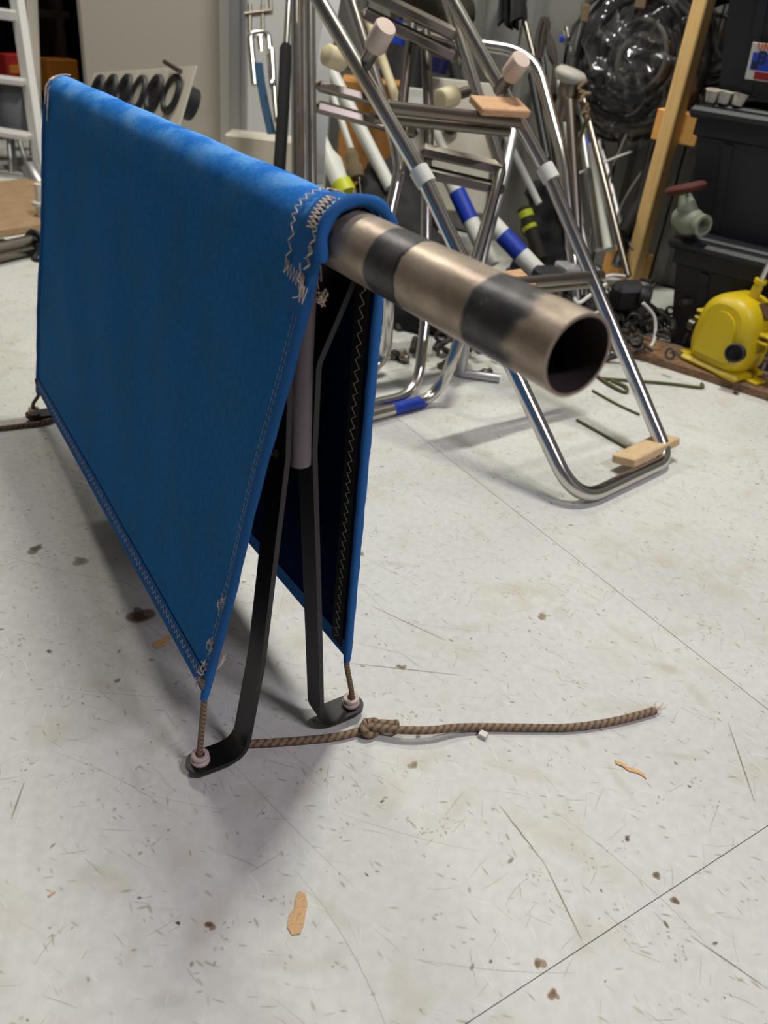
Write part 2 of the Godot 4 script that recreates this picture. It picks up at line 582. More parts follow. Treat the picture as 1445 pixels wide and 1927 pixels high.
func materials() -> void:
	floor_material()
	canvas_material()
	pipe_material()
	rope_material()
	mat("hem_blue", Color(0.19, 0.40, 0.65), 0.85).metallic_specular = 0.15
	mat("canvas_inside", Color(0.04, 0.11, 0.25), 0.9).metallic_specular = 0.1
	mat("black_webbing", Color(0.035, 0.035, 0.045), 0.85)
	mat("thread", Color(0.86, 0.79, 0.71), 0.8)
	mat("black_steel", Color(0.045, 0.042, 0.045), 0.42, 0.0)
	mat("pipe_inside", Color(0.22, 0.17, 0.175), 0.6, 0.2)
	mat("grey_plastic", Color(0.42, 0.37, 0.40), 0.5)
	mat("white_nylon", Color(0.76, 0.68, 0.65), 0.5)
	mat("bolt_steel", Color(0.45, 0.42, 0.38), 0.35, 0.9)
	mat("chrome", Color(0.80, 0.78, 0.76), 0.2, 1.0)
	mat("dull_chrome", Color(0.52, 0.49, 0.46), 0.34, 1.0)
	mat("aluminium", Color(0.70, 0.70, 0.70), 0.42, 0.85)
	mat("zinc", Color(0.50, 0.50, 0.50), 0.5, 0.4)
	mat("dark_tube", Color(0.16, 0.16, 0.16), 0.4, 0.7)
	mat("white_rubber", Color(0.80, 0.72, 0.66), 0.55)
	mat("cream_rubber", Color(0.80, 0.75, 0.60), 0.6)
	mat("grey_disc", Color(0.68, 0.66, 0.62), 0.5)
	mat("white_plastic", Color(0.82, 0.82, 0.79), 0.45)
	mat("blue_tape", Color(0.03, 0.20, 0.62), 0.5)
	mat("blue_strap", Color(0.09, 0.25, 0.36), 0.8)
	mat("black_plastic", Color(0.095, 0.095, 0.115), 0.55)
	mat("black_foam", Color(0.012, 0.012, 0.014), 0.85)
	mat("lime_paint", Color(0.75, 0.78, 0.15), 0.5)
	mat("pump_yellow", Color(0.78, 0.68, 0.06), 0.42)
	mat("pump_yellow_worn", Color(0.30, 0.22, 0.12), 0.8)
	mat("dark_glass", Color(0.05, 0.05, 0.06), 0.6)
	mat("lens_white", Color(0.80, 0.80, 0.72), 0.2)
	mat("grey_cable", Color(0.36, 0.35, 0.32), 0.4)
	mat("dark_cable", Color(0.07, 0.065, 0.065), 0.35)
	mat("white_wall", Color(0.58, 0.58, 0.57), 0.75)
	mat("grey_siding", Color(0.50, 0.50, 0.48), 0.55)
	mat("cabinet_grey", Color(0.66, 0.64, 0.60), 0.5)
	mat("panel_white", Color(0.77, 0.75, 0.69), 0.5)
	mat("white_paint", Color(0.80, 0.80, 0.79), 0.4)
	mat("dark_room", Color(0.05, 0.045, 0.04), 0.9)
	mat("jar_glass", Color(0.32, 0.34, 0.36), 0.2)
	mat("yellow_card", Color(0.62, 0.38, 0.05), 0.7)
	mat("red_card", Color(0.55, 0.06, 0.03), 0.6)
	mat("grey_cloth", Color(0.42, 0.43, 0.45), 0.9)
	mat("black_cloth", Color(0.02, 0.02, 0.024), 0.8)
	mat("olive_wire", Color(0.32, 0.31, 0.16), 0.7)
	mat("valve_green", Color(0.50, 0.53, 0.46), 0.6)
	mat("rust", Color(0.30, 0.12, 0.09), 0.8)
	mat("tan_rope", Color(0.42, 0.36, 0.26), 0.9)
	mat("bright_blue", Color(0.05, 0.25, 0.75), 0.5)
	mat("navy", Color(0.02, 0.06, 0.25), 0.4)
	mat("orange_print", Color(0.85, 0.40, 0.15), 0.5)
	mat("olive_bag", Color(0.12, 0.10, 0.04), 0.8)
	mat("red_plastic", Color(0.6, 0.05, 0.05), 0.5)
	mat("brown_leather", Color(0.16, 0.11, 0.075), 0.7)
	wood("teak", Color(0.70, 0.53, 0.38), Color(0.79, 0.63, 0.48), Vector3(3, 20, 20))
	wood("pale_wood", Color(0.76, 0.64, 0.48), Color(0.84, 0.73, 0.57), Vector3(4, 25, 25))
	wood("pine", Color(0.93, 0.75, 0.47), Color(0.97, 0.81, 0.55), Vector3(10, 1, 10))
	wood("orange_pine", Color(0.86, 0.63, 0.33), Color(0.92, 0.70, 0.40), Vector3(1, 10, 10))
	wood("dirty_board", Color(0.36, 0.26, 0.17), Color(0.52, 0.40, 0.28), Vector3(2, 10, 10))
	wood("plywood", Color(0.56, 0.45, 0.32), Color(0.64, 0.53, 0.40), Vector3(2, 6, 6))
	wood("leaf_tan", Color(0.78, 0.60, 0.40), Color(0.86, 0.70, 0.50), Vector3(20, 20, 60))
	grained("cardboard", Color(0.64, 0.44, 0.20), Color(0.70, 0.50, 0.25), 0.8, 0.01)
	grained("ceiling_paint", Color(0.50, 0.50, 0.51), Color(0.56, 0.56, 0.57), 0.9, 0.02)
	grained("wire_tangle", Color(0.10, 0.09, 0.08), Color(0.30, 0.27, 0.23), 0.6, 0.06)
	var film := mat("clear_film", Color(0.55, 0.55, 0.57, 0.10), 0.1)
	film.transparency = BaseMaterial3D.TRANSPARENCY_ALPHA
	var lamp := mat("lamp_glow", Color(1, 1, 1), 0.5)
	lamp.emission_enabled = true
	lamp.emission = Color(1.0, 0.985, 0.97)
	lamp.emission_energy_multiplier = 3.0

# ---------------------------------------------------------------- scene
func _ready() -> void:
	var cam := Camera3D.new()
	cam.name = "camera"
	cam.transform = Transform3D(Basis(Vector3(0.8454, 0.0993, 0.5248), Vector3(0.2127, 0.8387, -0.5013), Vector3(-0.4899, 0.5355, 0.6879)), Vector3(0, 0.722, 0))
	cam.near = 0.02
	var ca := CameraAttributesPhysical.new()
	ca.frustum_focal_length = 18.97
	ca.frustum_focus_distance = 0.90
	ca.frustum_near = 0.02
	ca.frustum_far = 100.0
	ca.exposure_aperture = 4.4
	cam.attributes = ca
	add_child(cam)
	cam.fov = 64.612
	var we := WorldEnvironment.new()
	we.name = "environment"
	var e := Environment.new()
	e.background_mode = Environment.BG_COLOR
	e.background_color = Color(0.02, 0.02, 0.02)
	e.tonemap_mode = Environment.TONE_MAPPER_LINEAR
	e.tonemap_exposure = 0.92
	e.sdfgi_enabled = true
	e.ssao_enabled = true
	e.ssil_enabled = true
	we.environment = e
	add_child(we)
	materials()
	# ceiling fluorescents: three in a row
	ceiling_lamp(Vector3(1.30, 2.95, -1.40), 6.2, Color(1.0, 1.0, 0.955), "white fluorescent ceiling lamp over the space between canvas stand and leaning ladders")
	ceiling_lamp(Vector3(1.10, 2.95, 1.30), 6.0, Color(0.97, 0.94, 1.0), "white fluorescent ceiling lamp behind where the photographer stands")
	ceiling_lamp(Vector3(0.60, 2.95, -3.30), 4.6, Color(1.0, 0.97, 0.93), "white fluorescent ceiling lamp before the dark doorway")
	room()
	stand()
	floor_rope()
	boarding_ladder()
	tall_ladders()
	bins()
	pump_and_valve()
	left_side()
	middle_clutter()
	poles()
	cable_coils()
	floor_bits()

func ceiling_lamp(at: Vector3, energy: float, tint: Color, label: String) -> void:
	var t := thing("ceiling_lamp", at, label, "ceiling lamp", "fluorescent lamps in a row on the ceiling")
	var b := MB.new()
	b.prism([Vector2(-0.11, 0.1), Vector2(0.11, 0.1), Vector2(0.075, 0.035), Vector2(-0.075, 0.035)], 0.66, Transform3D(Basis(Vector3(0, 0, -1), Vector3(0, 1, 0), Vector3(1, 0, 0)), at + Vector3(-0.33, 0, 0)))
	part("housing", b, M.white_paint, t)
	for s in [-0.045, 0.045]:
		var g := MB.new()
		g.tube([at + Vector3(-0.3, 0.015, s), at + Vector3(0.3, 0.015, s)], 0.013, 12)
		part("lamp_tube", g, M.lamp_glow, t)
	var l := AreaLight3D.new()
	l.name = "lamp_light"
	l.area_size = Vector2(0.6, 0.07)
	l.light_energy = energy
	l.light_color = tint
	l.area_range = 12.0
	l.shadow_enabled = true
	l.rotation = Vector3(-PI / 2, 0, 0)
	l.position = Vector3(0, -0.004, 0)
	t.add_child(l)

# ---------------------------------------------------------------- room
func slab(n0: float, n1: float, y0: float, y1: float, u0: float, u1: float, b: MB) -> void:
	b.box(rm((n0 + n1) / 2, (y0 + y1) / 2, (u0 + u1) / 2), Vector3(n1 - n0, y1 - y0, u1 - u0), Basis(RN, Vector3.UP, -RU), 0.001)

func room() -> void:
	# the floor: a slab, and the painted plywood sheets that lie on it with open seams
	var b := MB.new()
	slab(-2.7, 2.95, -0.12, -0.009, -3.3, 3.3, b)
	var fl := struct("floor", b, mat("seam_dust", Color(0.36, 0.32, 0.27), 0.9))
	var xs := [-4.6, -1.55, 0.874, 4.9]
	var zs := [-6.1, -3.87, -2.652, -1.4315, -0.2175, 2.2, 4.4]
	for i in zs.size() - 1:
		for j in xs.size() - 1:
			var x0: float = xs[j] + 0.0004
			var x1: float = xs[j + 1] - 0.0006
			if i == 3 or i == 4:
				if j == 1:
					x1 = xs[3] - 0.0006 if i == 4 else x1
				elif j == 2 and i == 4:
					continue
			var z0: float = zs[i] + 0.0005
			var z1: float = zs[i + 1] - 0.0005
			var c := [Vector2(x0, z0), Vector2(x1, z0), Vector2(x1, z1), Vector2(x0, z1)]
			# keep the sheet inside the walls
			var lim := PackedVector2Array()
			for q in [[-2.6, -3.2], [2.75, -3.2], [2.75, 4.2], [-2.6, 4.2]]:
				var w := rm(q[0], 0, q[1])
				lim.append(Vector2(w.x, w.z))
			for poly in Geometry2D.intersect_polygons(PackedVector2Array(c), lim):
				if absf(poly[0].x) > 50:
					continue
				var p := MB.new()
				var ix := Geometry2D.triangulate_polygon(poly)
				for k in range(0, ix.size(), 3):
					var q := [poly[ix[k]], poly[ix[k + 1]], poly[ix[k + 2]]]
					p.tri(Vector3(q[0].x, 0, q[0].y), Vector3(q[1].x, 0, q[1].y), Vector3(q[2].x, 0, q[2].y), Vector3.UP, Vector3.UP, Vector3.UP, q[0] / 1.6, q[1] / 1.6, q[2] / 1.6)
				for k in poly.size():
					var a := poly[k]
					var d := poly[(k + 1) % poly.size()]
					var o := (d - a).normalized()
					var nn := Vector3(o.y, 0, -o.x)
					var mid := (a + d) / 2 - Vector2((x0 + x1) / 2, (z0 + z1) / 2)
					if nn.x * mid.x + nn.z * mid.y < 0:
						nn = -nn
					p.quad(Vector3(a.x, 0, a.y), Vector3(d.x, 0, d.y), Vector3(d.x, -0.009, d.y), Vector3(a.x, -0.009, a.y), nn, [a / 1.6, d / 1.6, d / 1.6, a / 1.6])
				part("panel", p, M.painted_floor, fl)
	# right wall: ribbed siding
	b = MB.new()
	slab(2.80, 2.95, 0, 3.1, -3.3, 3.3, b)
	var wr := struct("wall_right", b, M.grey_siding)
	var u := -3.2
	while u < 3.15:
		var s := MB.new()
		var x := Transform3D(Basis(RU, RN, Vector3.UP), rm(2.80, 0, u))
		s.prism([Vector2(0, 0), Vector2(0.0, -0.02), Vector2(0.145, -0.02), Vector2(0.16, -0.045), Vector2(0.19, -0.045), Vector2(0.205, -0.02), Vector2(0.21, 0)], 3.05, x)
		part("siding_panel", s, M.grey_siding, wr)
		u += 0.213
	b = MB.new()
	slab(-2.75, 1.35, 0, 3.1, 3.2, 3.35, b)
	slab(2.62, 2.95, 0, 3.1, 3.2, 3.35, b)
	slab(1.35, 2.62, 2.1, 3.1, 3.2, 3.35, b)
	struct("wall_back", b, M.white_wall)
	b = MB.new()
	slab(-2.75, -2.6, 0, 3.1, -4.2, 3.35, b)
	struct("wall_left", b, M.white_wall)
	b = MB.new()
	slab(-2.75, 2.95, 0, 3.1, -3.35, -3.2, b)
	struct("wall_front", b, M.white_wall)
	b = MB.new()
	slab(-2.75, 2.95, 3.06, 3.2, -3.35, 4.6, b)
	struct("ceiling", b, M.ceiling_paint)
	# the dark store behind the doorway
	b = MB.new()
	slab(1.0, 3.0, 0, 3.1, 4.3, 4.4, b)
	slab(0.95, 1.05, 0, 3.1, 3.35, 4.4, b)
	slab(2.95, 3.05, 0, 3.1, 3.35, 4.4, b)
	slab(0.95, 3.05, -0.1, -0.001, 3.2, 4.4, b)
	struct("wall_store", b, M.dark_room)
	b = MB.new()
	slab(1.35, 1.43, 0, 2.1, 3.15, 3.36, b)
	slab(2.56, 2.62, 0, 2.1, 3.15, 3.36, b)
	slab(1.35, 2.62, 2.05, 2.12, 3.15, 3.36, b)
	struct("trim_1", b, M.white_paint)

# ---------------------------------------------------------------- the canvas stand
const PX := 0.333
const PY := 0.558
const PR := 0.025
const Z0 := -0.552   # near end of the canvas
const Z1 := -1.455   # far end

func canvas_at(s: float, t: float, lift := 0.0) -> Vector3:
	# s: 0 left hem, 0.42 left tangent, 0.58 right tangent, 1 right hem; t: 0 near, 1 far
	var z := lerpf(Z0, Z1, t)
	var lb := Vector2(lerpf(0.2095, 0.2366, t), lerpf(0.108, 0.058, t))
	var rb := Vector2(lerpf(0.3747, 0.372, t), lerpf(0.098, 0.055, t))
	var c := Vector2(PX + lerpf(0.0, 0.003, t), PY - 0.018 * t)
	var r := PR + 0.0035 + lift
	var out := []
	for side in [[lb, 1.0], [rb, -1.0]]:
		var d: Vector2 = side[0] - c
		var base := d.angle()
		var off := acos((PR + 0.0035) / d.length())
		out.append(base - off * side[1])
	var al: float = out[0]
	var ar: float = out[1]
	# left tangent lies on the upper left, right tangent on the right
	al = fposmod(al, TAU)
	ar = wrapf(ar, -PI, PI)
	var p: Vector2
	var zz := z
	if s < 0.42:
		var tp := c + Vector2.from_angle(al) * r
		var k := s / 0.42
		var nrm := Vector2.from_angle(al)
		p = (lb + nrm * lift).lerp(tp, k)
		var wr := sin(k * PI) * sin(t * PI)
		p += nrm * (-0.006 * wr + 0.0022 * sin(t * 9.0 + k * 4.0) * wr + 0.0015 * sin(t * 23.0 - k * 9.0) * sin(k * PI))
		zz += -0.018 * (1.0 - k) * (1.0 - t)
	elif s > 0.58:
		var tp := c + Vector2.from_angle(ar) * r
		var k := (1.0 - s) / 0.42
		var nrm := Vector2.from_angle(ar)
		p = (rb + nrm * lift).lerp(tp, k)
		p += nrm * (-0.004 * sin(k * PI) * sin(t * PI))
		zz += -0.012 * (1.0 - k) * (1.0 - t)
	else:
		var k := (s - 0.42) / 0.16
		p = c + Vector2.from_angle(lerpf(al, ar, k)) * (r + 0.0005 * sin(t * 31.0 + k * 5.0))
	return Vector3(p.x, p.y, zz)

func stand() -> void:
	var t := thing("canvas_stand", Vector3(0.30, 0, -1.0), "long low stand with faded blue canvas laced over a steel pipe and black legs", "stand")
	# pipe
	var b := MB.new()
	var rows := []
	var uvs := []
	var za := -0.299
	for i in 60:
		var z := lerpf(za, -1.47, i / 59.0)
		var row := PackedVector3Array()
		var ur := []
		for k in 49:
			var g := TAU * k / 48.0
			row.append(Vector3(PX + PR * cos(g), PY + PR * sin(g) - 0.018 * clampf((Z0 - z) / (Z0 - Z1), -0.3, 1.0), z))
			ur.append(Vector2(k / 48.0, minf((za - z) / 0.30, 0.999)))
		rows.append(row)
		uvs.append(ur)
	b.grid(rows, 1.0, true, uvs)
	if b.n[0].dot(b.v[0] - Vector3(PX, PY, za)) < 0:
		b = MB.new()
		b.grid(rows, -1.0, true, uvs)
	var ri := PR - 0.0021
	for k in 48:
		var g0 := TAU * k / 48.0
		var g1 := TAU * (k + 1) / 48.0
		for zz in [za]:
			var dy := 0.018 * 0.28
			b.quad(Vector3(PX + PR * cos(g0), PY + dy + PR * sin(g0), zz), Vector3(PX + PR * cos(g1), PY + dy + PR * sin(g1), zz), Vector3(PX + ri * cos(g1), PY + dy + ri * sin(g1), zz), Vector3(PX + ri * cos(g0), PY + dy + ri * sin(g0), zz), Vector3(0, 0, 1 if zz == za else -1), [Vector2(0, 0), Vector2(0, 0), Vector2(0, 0), Vector2(0, 0)])
	var pipe := part("pipe", b, M.stand_pipe, t)
	b = MB.new()
	for k in 48:
		var g0 := TAU * k / 48.0
		var g1 := TAU * (k + 1) / 48.0
		var d0 := Vector3(cos(g0), sin(g0), 0)
		var d1 := Vector3(cos(g1), sin(g1), 0)
		var c0 := Vector3(PX, PY + 0.005, za)
		var c1 := Vector3(PX, PY - 0.018, -1.45)
		b.tri(c0 + d0 * ri, c0 + d1 * ri, c1 + d1 * ri, -d0, -d1, -d1)
		b.tri(c0 + d0 * ri, c1 + d1 * ri, c1 + d0 * ri, -d0, -d1, -d0)
	part("pipe_bore", b, M.pipe_inside, pipe).set_meta("label", "dark rusty inside of the pipe")
	# canvas: outer and inner faces with the cut edges between them
	b = MB.new()
	var outer := []
	var inner := []
	uvs = []
	var S := []
	for i in 22:
		S.append(0.42 * i / 21.0)
	for i in 14:
		S.append(0.42 + 0.16 * (i + 1) / 14.0)
	for i in 21:
		S.append(0.58 + 0.42 * (i + 1) / 21.0)
	for s in S:
		var ro := PackedVector3Array()
		var rn := PackedVector3Array()
		var ur := []
		for j in 61:
			var q := j / 60.0
			ro.append(canvas_at(s, q))
			rn.append(canvas_at(s, q, -0.0016))
			ur.append(Vector2(q, s))
		outer.append(ro)
		inner.append(rn)
		uvs.append(ur)
	var mid := canvas_at(0.5, 0.5) + Vector3(0, -0.1, 0)
	var probe := MB.new()
	probe.grid([outer[0], outer[1]], 1.0)
	var sg := 1.0 if probe.n[0].x < 0 else -1.0
	b.grid(outer, sg, false, uvs)
	for j in [0, 60]:
		for i in S.size() - 1:
			b.quad(outer[i][j], outer[i + 1][j], inner[i + 1][j], inner[i][j], Vector3(0, 0, 1 if j == 0 else -1), [uvs[i][j], uvs[i][j], uvs[i][j], uvs[i][j]])
	for i in [0, S.size() - 1]:
		for j in 60:
			b.quad(outer[i][j], outer[i][j + 1], inner[i][j + 1], inner[i][j], Vector3(0, -1, 0), [uvs[i][j], uvs[i][j], uvs[i][j], uvs[i][j]])
	var cv := part("canvas", b, M.blue_canvas, t)
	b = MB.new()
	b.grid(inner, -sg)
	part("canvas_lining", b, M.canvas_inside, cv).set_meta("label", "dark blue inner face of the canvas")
	# roped hems down the four ends
	for side in [0, 1]:
		for far in [0, 1]:
			var p := []
			var s_hem := 0.425 if side == 0 else 0.60
			for i in 25:
				var s := lerpf(s_hem, 0.0 if side == 0 else 1.0, i / 24.0)
				var q := canvas_at(s, far, -0.0008)
				p.append(q + Vector3(0.0006 if side == 1 else 0.0, 0, 0.0008 if far == 0 else -0.0008))
			p.append(ext(p[-2], p[-1], 0.007))
			var h := MB.new()
			var rr := []
			for i in p.size():
				rr.append((0.0046 + 0.0004 * sin(i * 2.3)) * clampf(0.5 + i * 0.25, 0.0, 1.0) if i < p.size() - 2 else (0.0044 if i == p.size() - 2 else 0.0036))
			h.tube(p, rr, 10)
			part("hem", h, M.hem_blue, cv)
	# bottom hems: a turned up strip along each long edge
	for side in [0, 1]:
		var h := MB.new()
		for face in [1.0, -1.0]:
			var rws := []
			for s in [0.0, 0.010, 0.020]:
				var row := PackedVector3Array()
				for j in 41:
					row.append(canvas_at(s if side == 0 else 1.0 - s, j / 40.0, 0.0012 if face > 0 else -0.0028))
				rws.append(row)
			h.grid(rws, (sg if side == 0 else -sg) * face * (1.0 if side == 0 else -1.0))
		part("bottom_hem", h, M.hem_blue, cv)
	# the rolled collar of canvas at the pipe, near end
	b = MB.new()
	var p := []
	var rr := []
	for i in 31:
		var g := lerpf(3.5, -0.35, i / 30.0)
		p.append(Vector3(PX + (PR + 0.0066) * cos(g), PY + (PR + 0.0072) * sin(g) + 0.001, Z0 + 0.007 + 0.002 * sin(g * 2.0)))
		rr.append(0.0050 + 0.0005 * sin(i * 1.1))
	b.tube(p, rr, 12)
	part("collar", b, M.hem_blue, cv)
	b = MB.new()
	rows = []
	for k in 4:
		var row := PackedVector3Array()
		for i in 25:
			row.append(canvas_at(lerpf(0.36, 0.60, i / 24.0), 0.0, 0.0022 if k in [1, 2] else 0.0003) + Vector3(0, 0, [0.004, 0.001, -0.030, -0.032][k] + 0.002 * sin(i * 0.9)))
		rows.append(row)
	b.grid(rows, -sg)
	if b.n[60].y < 0 and b.n[60].x > 0:
		b = MB.new()
		b.grid(rows, sg)
	part("collar_patch", b, M.hem_blue, cv)
	stitches(cv)
	# webbing inside the right sheet, beside its near hem
	b = MB.new()
	p = []
	for i in 21:
		p.append(canvas_at(lerpf(0.60, 0.992, i / 20.0), 0.0, -0.0035) + Vector3(0, 0, -0.019))
	b.strap(p, Vector3(0, 0, 1), 0.021, 0.0015)
	part("webbing", b, M.black_webbing, cv)
	b = MB.new()
	p = []
	for i in 70:
		p.append(canvas_at(lerpf(0.61, 0.985, i / 69.0), 0.0, -0.0052) + Vector3(0, 0, -0.019 + (0.006 if i % 2 == 0 else -0.002)))
	b.tube(p, 0.0004, 4)
	part("stitching", b, M.thread, cv)
	# legs
	for far in [0, 1]:
		var zc := -0.5665 if far == 0 else -1.450
		var fs := 1.0 if far == 0 else -1.0
		var dx := 0.0 if far == 0 else 0.022
		var left := [Vector3(0.3150, 0.537, zc - 0.022 * fs), Vector3(0.2935, 0.456, zc - 0.020 * fs), Vector3(0.2935, 0.365, zc - 0.018 * fs), Vector3(0.2800, 0.237, zc - 0.012 * fs), Vector3(0.2685, 0.133, zc - 0.006 * fs), Vector3(0.2475, 0.0105, zc), Vector3(0.2020, 0.0115, zc)]
		var right := [Vector3(0.3560, 0.533, zc - 0.022 * fs), Vector3(0.3205, 0.450, zc - 0.020 * fs), Vector3(0.3205, 0.365, zc - 0.018 * fs), Vector3(0.3290, 0.237, zc - 0.012 * fs), Vector3(0.3345, 0.140, zc - 0.006 * fs), Vector3(0.3425, 0.0095, zc), Vector3(0.3880, 0.0115, zc)]
		for lg in [left, right]:
			var pts := []
			for q in lg:
				pts.append(q + Vector3(dx, 0, 0))
			var f := fillet(pts, [0.02, 0.05, 0.3, 0.3, 0.040], 8)
			b = MB.new()
			b.strap(f, Vector3(0, 0, 1), 0.031, 0.0052)
			# the rounded toe
			var e: Vector3 = f[-1]
			var d: Vector3 = (Vector3(f[-1]) - Vector3(f[-2])).normalized()
			var toe := []
			for k in 11:
				var g := -PI / 2 + PI * k / 10.0
				toe.append(Vector2(cos(g) * 0.0155, sin(g) * 0.0155))
			var yv := Vector3(0, 0, 1)
			var zv := d.cross(yv)
			b.prism(toe, 0.0052, Transform3D(Basis(d, yv, zv), e - zv * 0.0026))
			var leg := part("leg", b, M.black_steel, t)
			# nylon bushing for the lacing
			var hole := e
			b = MB.new()
			b.lathe([Vector2(0.0042, -0.009), Vector2(0.0070, -0.009), Vector2(0.0070, 0.0030), Vector2(0.0100, 0.0030), Vector2(0.0104, 0.0040), Vector2(0.0104, 0.0064), Vector2(0.0098, 0.0072), Vector2(0.0084, 0.0078), Vector2(0.0084, 0.0092), Vector2(0.0094, 0.0098), Vector2(0.0096, 0.0126), Vector2(0.0086, 0.0138), Vector2(0.0052, 0.0138), Vector2(0.0042, 0.0120), Vector2(0.0042, -0.009)], axis(hole, Vector3.UP), 20)
			part("bushing", b, M.white_nylon, leg).set_meta("label", "off white nylon bushing in the foot")
			# bolt through the leg
			var bp := Vector3(lg[2].x + dx, 0.362, zc - 0.021 * fs)
			b = MB.new()
			var hx := []
			for k in 6:
				hx.append(Vector2.from_angle(TAU * k / 6.0) * 0.0055)
			var side := -1.0 if lg == left else 1.0
			for s2 in [-1.0, 1.0]:
				b.prism(hx, 0.004, Transform3D(Basis(Vector3(0, 0, 1), Vector3(0, 1, 0), Vector3(s2, 0, 0)), bp + Vector3(s2 * 0.0026, 0, 0)))
				b.tube([bp + Vector3(s2 * 0.006, 0, 0), bp + Vector3(s2 * 0.0085, 0, 0)], 0.0026, 8)
			part("bolt", b, M.bolt_steel, leg)
		# lacing from each foot up into the hem
		for side in [0, 1]:
			var top := canvas_at(0.0 if side == 0 else 1.0, far) + Vector3(0, 0.02, 0)
			var foot: Vector3 = (left[-1] if side == 0 else right[-1]) + Vector3(dx, 0, 0)
			b = MB.new()
			var rp := [top, top + Vector3(0, -0.03, 0), foot + Vector3(0.0, 0.02, 0), foot + Vector3(0, -0.006, 0)]
			b.tube(spline(rp, 6), 0.0033, 10, true, 90.0)
			part("lacing", b, M.brown_rope, t)
			b = MB.new()   # stopper knot under the foot
			b.tube(spline([foot + Vector3(-0.008, -0.0065, 0.004), foot + Vector3(0.0, -0.0062, -0.008), foot + Vector3(0.009, -0.0066, 0.002), foot + Vector3(-0.001, -0.0064, 0.009), foot + Vector3(-0.009, -0.0068, 0.002)], 5), 0.0040, 8, true, 90.0)
			part("knot", b, M.brown_rope, t)
	# the spacer tube that hangs between the legs
	for zc in [-0.576]:
		b = MB.new()
		b.tube([Vector3(0.3050, 0.522, zc), Vector3(0.3055, 0.45, zc), Vector3(0.3092, 0.353, zc)], 0.0105, 20)
		part("spacer_tube", b, M.grey_plastic, t).set_meta("label", "grey plastic tube between the legs")
	# dark gusset under the pipe
	for far in [0, 1]:
		var zc := -0.606 if far == 0 else -1.412
		b = MB.new()
		b.prism([Vector2(0.294, 0.456), Vector2(0.321, 0.450), Vector2(0.356, 0.531), Vector2(0.316, 0.537)], 0.005, Transform3D(Basis(), Vector3(0.0 if far == 0 else 0.02, 0, zc)))
		part("gusset", b, M.black_steel, t)
	# lint caught under the pipe
	b = MB.new()
	rng.seed = 77
	for k in 9:
		var c: Vector3 = Vector3(0.3181, 0.5091, -0.574)
		var q := []
		for i in 6:
			q.append(c + Vector3(rng.randfn() * 0.0028, rng.randfn() * 0.0035, 0.002 + rng.randf() * 0.003))
		b.tube(spline(q, 3), 0.0005, 4)
	b.tube(spline([Vector3(0.3164, 0.5265, -0.572), Vector3(0.3148, 0.5223, -0.572), Vector3(0.3166, 0.5156, -0.572)], 4), 0.0004, 4)
	part("lint", b, M.thread, t)

func zigzag(b: MB, n: int, at: Callable, amp: float, r: float) -> void:
	var p := []
	for i in n + 1:
		p.append(at.call(float(i) / n, amp if i % 2 == 0 else -amp))
	for i in n:
		b.tube([p[i], p[i + 1]], r, 5)

